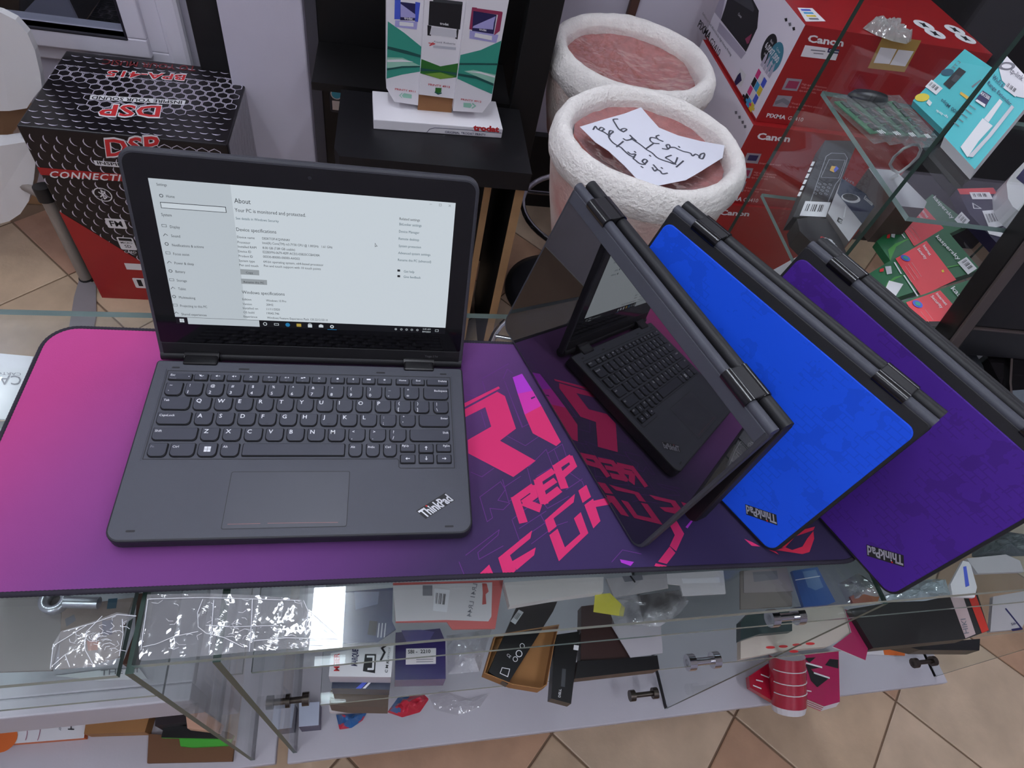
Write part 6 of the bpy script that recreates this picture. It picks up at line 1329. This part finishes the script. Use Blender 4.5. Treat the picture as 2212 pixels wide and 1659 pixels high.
slab_px('cream_bag', 'cream coloured bag printed with red lips left of the magenta sheet', 'bag', q8((0, 790), (130, 720), (340, 650), (660, 625), (725, 790), (560, 880), (280, 905), (0, 960)), Lw, .010, mat('bag_cream', (196, 184, 172), .6, bump=.4, bscale=40), None, None,
        lambda pl: [pl.ppoly(q8(*[(x+30*math.cos(t), y+9*math.sin(t)) for t in [math.pi*i/6 for i in range(12)]]), ink_r) for x, y in ((190, 886), (272, 880), (360, 870), (445, 862), (340, 912))])
slab_px('dark_wrap', 'dark wrapped parts lying behind the cream bag', 'packet', q8((60, 660), (330, 640), (330, 780), (120, 800), (0, 840), (0, 720)), Lw+.011, .012, mat('wrap_dark', 'aaaaaa'))
slab_px('black_box', 'flat black carton with a white and red end on the lower shelf', 'box', q8((700, 640), (1000, 590), (1510, 520), (1592, 778), (1450, 830), (850, 890)), Lw, .022, mat('carton_soot', (38, 36, 36), .45), None, None,
        lambda pl: (pl.ppoly(q8((1345, 570), (1425, 560), (1505, 800), (1440, 828)), mat('ink_rosegrey', (190, 166, 166), .5)), pl.ppoly(q8((1455, 555), (1505, 548), (1590, 775), (1545, 795)), mat('ink_scarlet', (196, 52, 40), .45)), pl.ptext('HIKI', *q8((1430, 800), (1408, 705), (1462, 795)), ink_g, 2, .01)))
slab_px('sim_card_box', 'white card packet with a dark rim at the right end of the lower shelf', 'card', q8((1618, 560), (1816, 525), (1880, 600), (1800, 768), (1600, 785)), Lw, .006, dark_w, None, None, lambda pl: (pl.pstroke(q8((1700, 640), (1800, 765), (1740, 775)), .003, ink_nv), pl.ptext('SIM', *q8((1735, 745), (1775, 740), (1728, 730)), ink_nv, 2)))
slab_px('magenta_sheet', 'magenta triangular sheet between the cream bag and the black carton', 'paper', q8((668, 640), (820, 700), (838, 790), (800, 968), (590, 880), (710, 790)), Lw+.0105, .002, mat('sheet_magenta', (164, 34, 84), .5), card_w)
# ---- bottom board
slab_px('orange_strip', 'white strip with an orange end lying on the bottom board', 'strip', q8((800, 905), (1055, 888), (1052, 940), (800, 930)), Bo, .002, card_w, None, None, lambda pl: pl.ppoly(q8((912, 898), (1055, 888), (1052, 940), (920, 934)), mat('ink_tangerine', (214, 104, 40), .5)))
slab_px('black_rail', 'long black rail standing out at the right end of the bottom board', 'rail', q8((1030, 872), (1300, 850), (1535, 830), (1530, 905), (1150, 902)), ZB+.12, .03, bat)
mag = mat('packet_magenta', (178, 26, 84), .25, spec=.6, coat=.4); cri = mat('packet_crimson', (170, 24, 50), .22, spec=.6, coat=.5)
def d_pk(pl):
    pl.ppoly(q8((405, 955), (480, 950), (440, 985)), ink_k, 2); pl.ppoly(q8((412, 985), (520, 1015), (450, 1025), (470, 1050), (568, 1082), (490, 1142), (450, 1100)), ink_k, 2); pl.ppoly(q8((540, 1000), (570, 960), (625, 965), (625, 1022)), ink_k, 2); pl.pstroke(q8((412, 985), (518, 1014)), .003, ink_w, 3); pl.pstroke(q8((470, 1050), (566, 1082)), .003, ink_w, 3); pl.pstroke(q8((405, 1160), (450, 1168)), .002, ink_w, 3)
for i in range(7):
    off = (6-i)*5
    slab_px('magenta_packet', ['lowest', 'second lowest', 'third lowest', 'middle', 'third highest', 'second highest', 'topmost'][i]+' of the fanned magenta printed packets on the bottom board', 'packet', [(x-off*.25, y+off*.34) for x, y in q8((400, 930), (628, 905), (636, 1235), (540, 1262), (402, 1205))], Bo+i*.0046, .0040, mag if i == 6 else card_w, card_w if i % 2 else mag, 'fanned magenta packets', d_pk if i == 6 else None)
slab_px('magenta_packet', 'magenta packet sticking out to the left of the shiny red roll', 'packet', q8((52, 1072), (180, 985), (215, 1000), (215, 1235), (60, 1142)), Bo+.02, .012, cri, None, None, lambda pl: [pl.pstroke(q8(*c), .002, ink_w, 2) for c in (((100, 1095), (140, 1105)), ((80, 1130), (130, 1150)), ((130, 1060), (180, 1080)))])
rl = thing('film_roll', 'shiny crimson printed roll on the bottom board', 'roll', tuple(onz(q8((300, 1250))[0], Bo)))
A, B_ = onz(q8((296, 935))[0], Bo+.075), onz(q8((305, 1245))[0], Bo+.032); ww = (onz(q8((405, 1240))[0], Bo+.032)-onz(q8((200, 1240))[0], Bo+.032)).length/2
ax = (B_-A).normalized(); sx = ax.cross(V((0, 0, 1))).normalized(); uz = sx.cross(ax)
b = MB(); n = 20; vs = []
for p in (A, B_):
    for j in range(n): t = 2*math.pi*j/n; vs.append(p+sx*ww*math.cos(t)+uz*.030*math.sin(t))
b.add(vs, [(j, (j+1) % n, n+(j+1) % n, n+j) for j in range(n)], cri, None, True); b.add(vs, [tuple(range(n-1, -1, -1)), tuple(range(n, 2*n))], card_w); build(b, 'roll', rl)
b = MB()
for k in (.25, .5, .72): b.tube([A.lerp(B_, k)+sx*(ww*1.005)*math.cos(t)+uz*.0303*math.sin(t) for t in [math.pi*(.05+.9*i/10) for i in range(11)]], .0009, ink_w, 5)
build(b, 'white_lines', rl)
b = MB(); b.add([B_+sx*ww*.99*math.cos(t)+uz*.0298*math.sin(t) for t in [2*math.pi*j/n for j in range(n)]]+[B_+ax*.012+sx*ww*.9*math.cos(t)+uz*.026*math.sin(t) for t in [2*math.pi*j/n for j in range(n)]], [(j, (j+1) % n, n+(j+1) % n, n+j) for j in range(n)]+[tuple(range(n, 2*n))], card_w); build(b, 'end_wrap', rl)
slab_px('grey_carton', 'flattened grey brown carton below the striped carton', 'box', q6((250, 1042), (670, 1058), (665, 1165), (360, 1160), (240, 1140)), ZB+.16, .05, mat('carton_drab', (112, 96, 84), .75))
slab_px('white_flap', 'white card flap at the front of the grey brown carton', 'card', q6((235, 1152), (300, 1140), (660, 1172), (655, 1190), (240, 1198)), ZB+.14, .015, card_w)
crumple('plastic_bag', 'crumpled red and blue plastic bag below the grey brown carton', 'bag', q6((285, 1210), (510, 1195), (480, 1250), (400, 1305), (310, 1318)), Bo, .03, mat('bag_red', (200, 44, 66), .3), 2, .004, None, mat('bag_blue', (44, 100, 160), .3))
crumple('plastic_bag', 'crumpled red and blue plastic bag under the violet carton', 'bag', q6((660, 1190), (740, 1080), (930, 1060), (965, 1095), (900, 1190), (770, 1228)), ZB+.08, .03, mat('bag_red', 'aaaaaa'), 6, .004, None, mat('bag_blue', 'aaaaaa'))
crumple('clear_sleeve', 'loose clear plastic sleeve lying on the bottom board', 'bag', q6((960, 1080), (1060, 1040), (1300, 1120), (1400, 1060), (1330, 1165), (1170, 1225), (1000, 1180)), Bo, .006, clear('sleeve_clear', (.93, .92, .93), .05, rough=.1, haze=.18, bump=.6, bscale=40), 4)
slab_px('white_bracket', 'small pale blue white carton at the left end of the long counter', 'box', q6((20, 1135), (168, 1125), (162, 1295), (18, 1308)), Bo, .05, mat('carton_bluewhite', (190, 196, 214), .4), mat('carton_bluewhite_side', (96, 90, 110), .5))
crumple('wire_bag', 'clear bag of small parts behind the violet carton', 'bag', q6((1090, 640), (1420, 590), (1380, 720), (1330, 900), (1100, 920)), Lw, .012, plas, 15)
# ---- left counter
slab_px('grey_folder', 'grey card folder on the upper shelf of the left counter', 'folder', q5((-10, 395), (400, 385), (390, 640), (330, 890), (-10, 900)), U, .004, mat('folder_grey', (150, 142, 140), .6), None, None, lambda pl: (pl.ppoly(q5((420, 560), (480, 530), (490, 570), (430, 610)), ink_g)))
c = onz(q5((345, 435))[0], U+.012); b = MB(); b.lathe([(.012, 0), (.0125, .006), (.012, .009), (.006, .009), (.005, .006), (.005, 0), (.012, 0)], silver, (c.x, c.y, U+.0046), 24); single(b, 'metal_ring', 'small shiny metal ring lying on the grey folder', 'ring')
A, B_ = onz(q5((420, 450))[0], U+.012), onz(q5((640, 455))[0], U+.012); b = MB(); b.tube([A, B_], .0055, silver, 14); single(b, 'metal_tube', 'short shiny metal tube under the edge of the mat', 'tube')
slab_px('brown_batten', 'brown batten seen in the gap between the two glass counters', 'batten', q5((885, 395), (958, 390), (900, 720), (850, 850), (790, 850), (870, 640)), ZS1-.05, .02, mat('wood_brown', (92, 56, 44), .6))
slab_px('coloured_cards', 'patterned cards under the small taped corner of the left counter', 'card', q5((400, 480), (860, 420), (800, 600), (770, 800), (560, 860), (380, 880), (390, 640)), U, .004, mat('cards_mix', (140, 124, 116), .5, var=.35, vscale=30), None, None, lambda pl: (pl.ppoly(q5((660, 570), (730, 565), (725, 660), (665, 665)), blue_d), pl.ppoly(q5((560, 700), (640, 700), (630, 760), (570, 765)), mat('ink_terracotta', (190, 110, 70), .5)), pl.ppoly(q5((700, 430), (760, 425), (750, 490), (690, 495)), mat('ink_petrol', 'aaaaaa'))))
slab_px('stationery_sheet', 'white printed sheet at the left of the mat under the glass', 'paper', [(-230, 742), (72, 770), (40, 850), (12, 906), (-260, 890)], U, .002, mat('carton_white', 'aaaaaa'), None, None, lambda pl: (pl.ptext('CARI', (46, 812), (-30, 812), (46, 832), ink_g, 2), pl.ptext('CARTO', (46, 806), (-8, 804), (46, 812), ink_g, 2)))
slab_px('black_cable_box', 'black gadget below the printed sheet at the left edge', 'device', [(-60, 908), (10, 910), (0, 950), (-60, 970)], U, .01, bat)
def d_ch(pl):
    pl.ptext('C H', *q5((445, 1170), (440, 1275), (485, 1172)), ink_k, 3, .01); pl.ptext('Better Technology', *q5((400, 1095), (385, 1280), (415, 1096)), ink_g, 3); pl.ppoly(q5((455, 1098), (520, 1092), (520, 1135), (455, 1140)), mat('ink_leaf', 'aaaaaa'), 3); barcode(pl, q5((300, 1100), (300, 1215), (268, 1215), (270, 1105)), None, 9)
    u, v = pl.uv(q5((30, 1340))[0]); pl.disc(u, v, .016, mat('ink_tangerine', 'aaaaaa'), 3, 20)
    for r_ in (.028, .044): pl.disc(u, v, r_, mat('ink_mauve', (150, 90, 110), .5), 2, 30, r0=r_-.001, a0=-.1, a1=2.6)
slab_px('technology_box', 'white carton with an orange disc and sideways letters at the lower left', 'box', q5((-10, 1145), (575, 1090), (542, 1328), (-10, 1372)), Bo, .014, mat('carton_white', 'aaaaaa'), mat('ink_tangerine', 'aaaaaa'), None, d_ch)
slab_px('brown_carton', 'plain brown carton right of the white technology carton', 'box', q5((578, 1088), (1010, 1035), (935, 1290), (542, 1302)), Bo, .03, brown)
slab_px('flat_brown_carton', 'flat brown carton under the green edged boards', 'box', q5((960, 1300), (1515, 1345), (1500, 1478), (950, 1490)), Bo, .008, mat('carton_darkbrown', (116, 78, 52), .75))
slab_px('green_board', 'upper of the two green edged boards on the flat carton', 'board', q5((1062, 1235), (1470, 1288), (1510, 1310), (1500, 1335), (1040, 1325)), Bo+.0195, .008, bat, mat('foam_green', (70, 170, 50), .6), 'green edged boards')
slab_px('green_board', 'lower of the two green edged boards on the flat carton', 'board', q5((1155, 1320), (1500, 1325), (1485, 1375), (1240, 1388), (1165, 1380)), Bo+.0095, .009, mat('foam_green', 'aaaaaa'), mat('foam_green', 'aaaaaa'), 'green edged boards')
slab_px('dark_gadget', 'dark wrapped gadget right of the plain brown carton', 'device', q5((1010, 1050), (1200, 1030), (1200, 1225), (1000, 1250)), Bo, .05, mat('gadget_dark', (44, 36, 40), .4))
slab_px('pink_packet', 'pale pink packet leaning by the glass upright of the left counter', 'packet', q5((1192, 1115), (1310, 1150), (1430, 1235), (1410, 1290), (1210, 1265)), Bo+.055, .02, mat('packet_pink', (214, 166, 140), .5))
slab_px('brochure', 'printed brochure on the white shelf of the left counter', 'paper', q5((360, 925), (640, 890), (900, 880), (950, 945), (640, 955)), ZS2+.0006, .002, mat('carton_white', 'aaaaaa'), None, None, lambda pl: pl.ptext('THE HI', *q5((650, 925), (890, 905), (652, 890)), ink_g, 2))
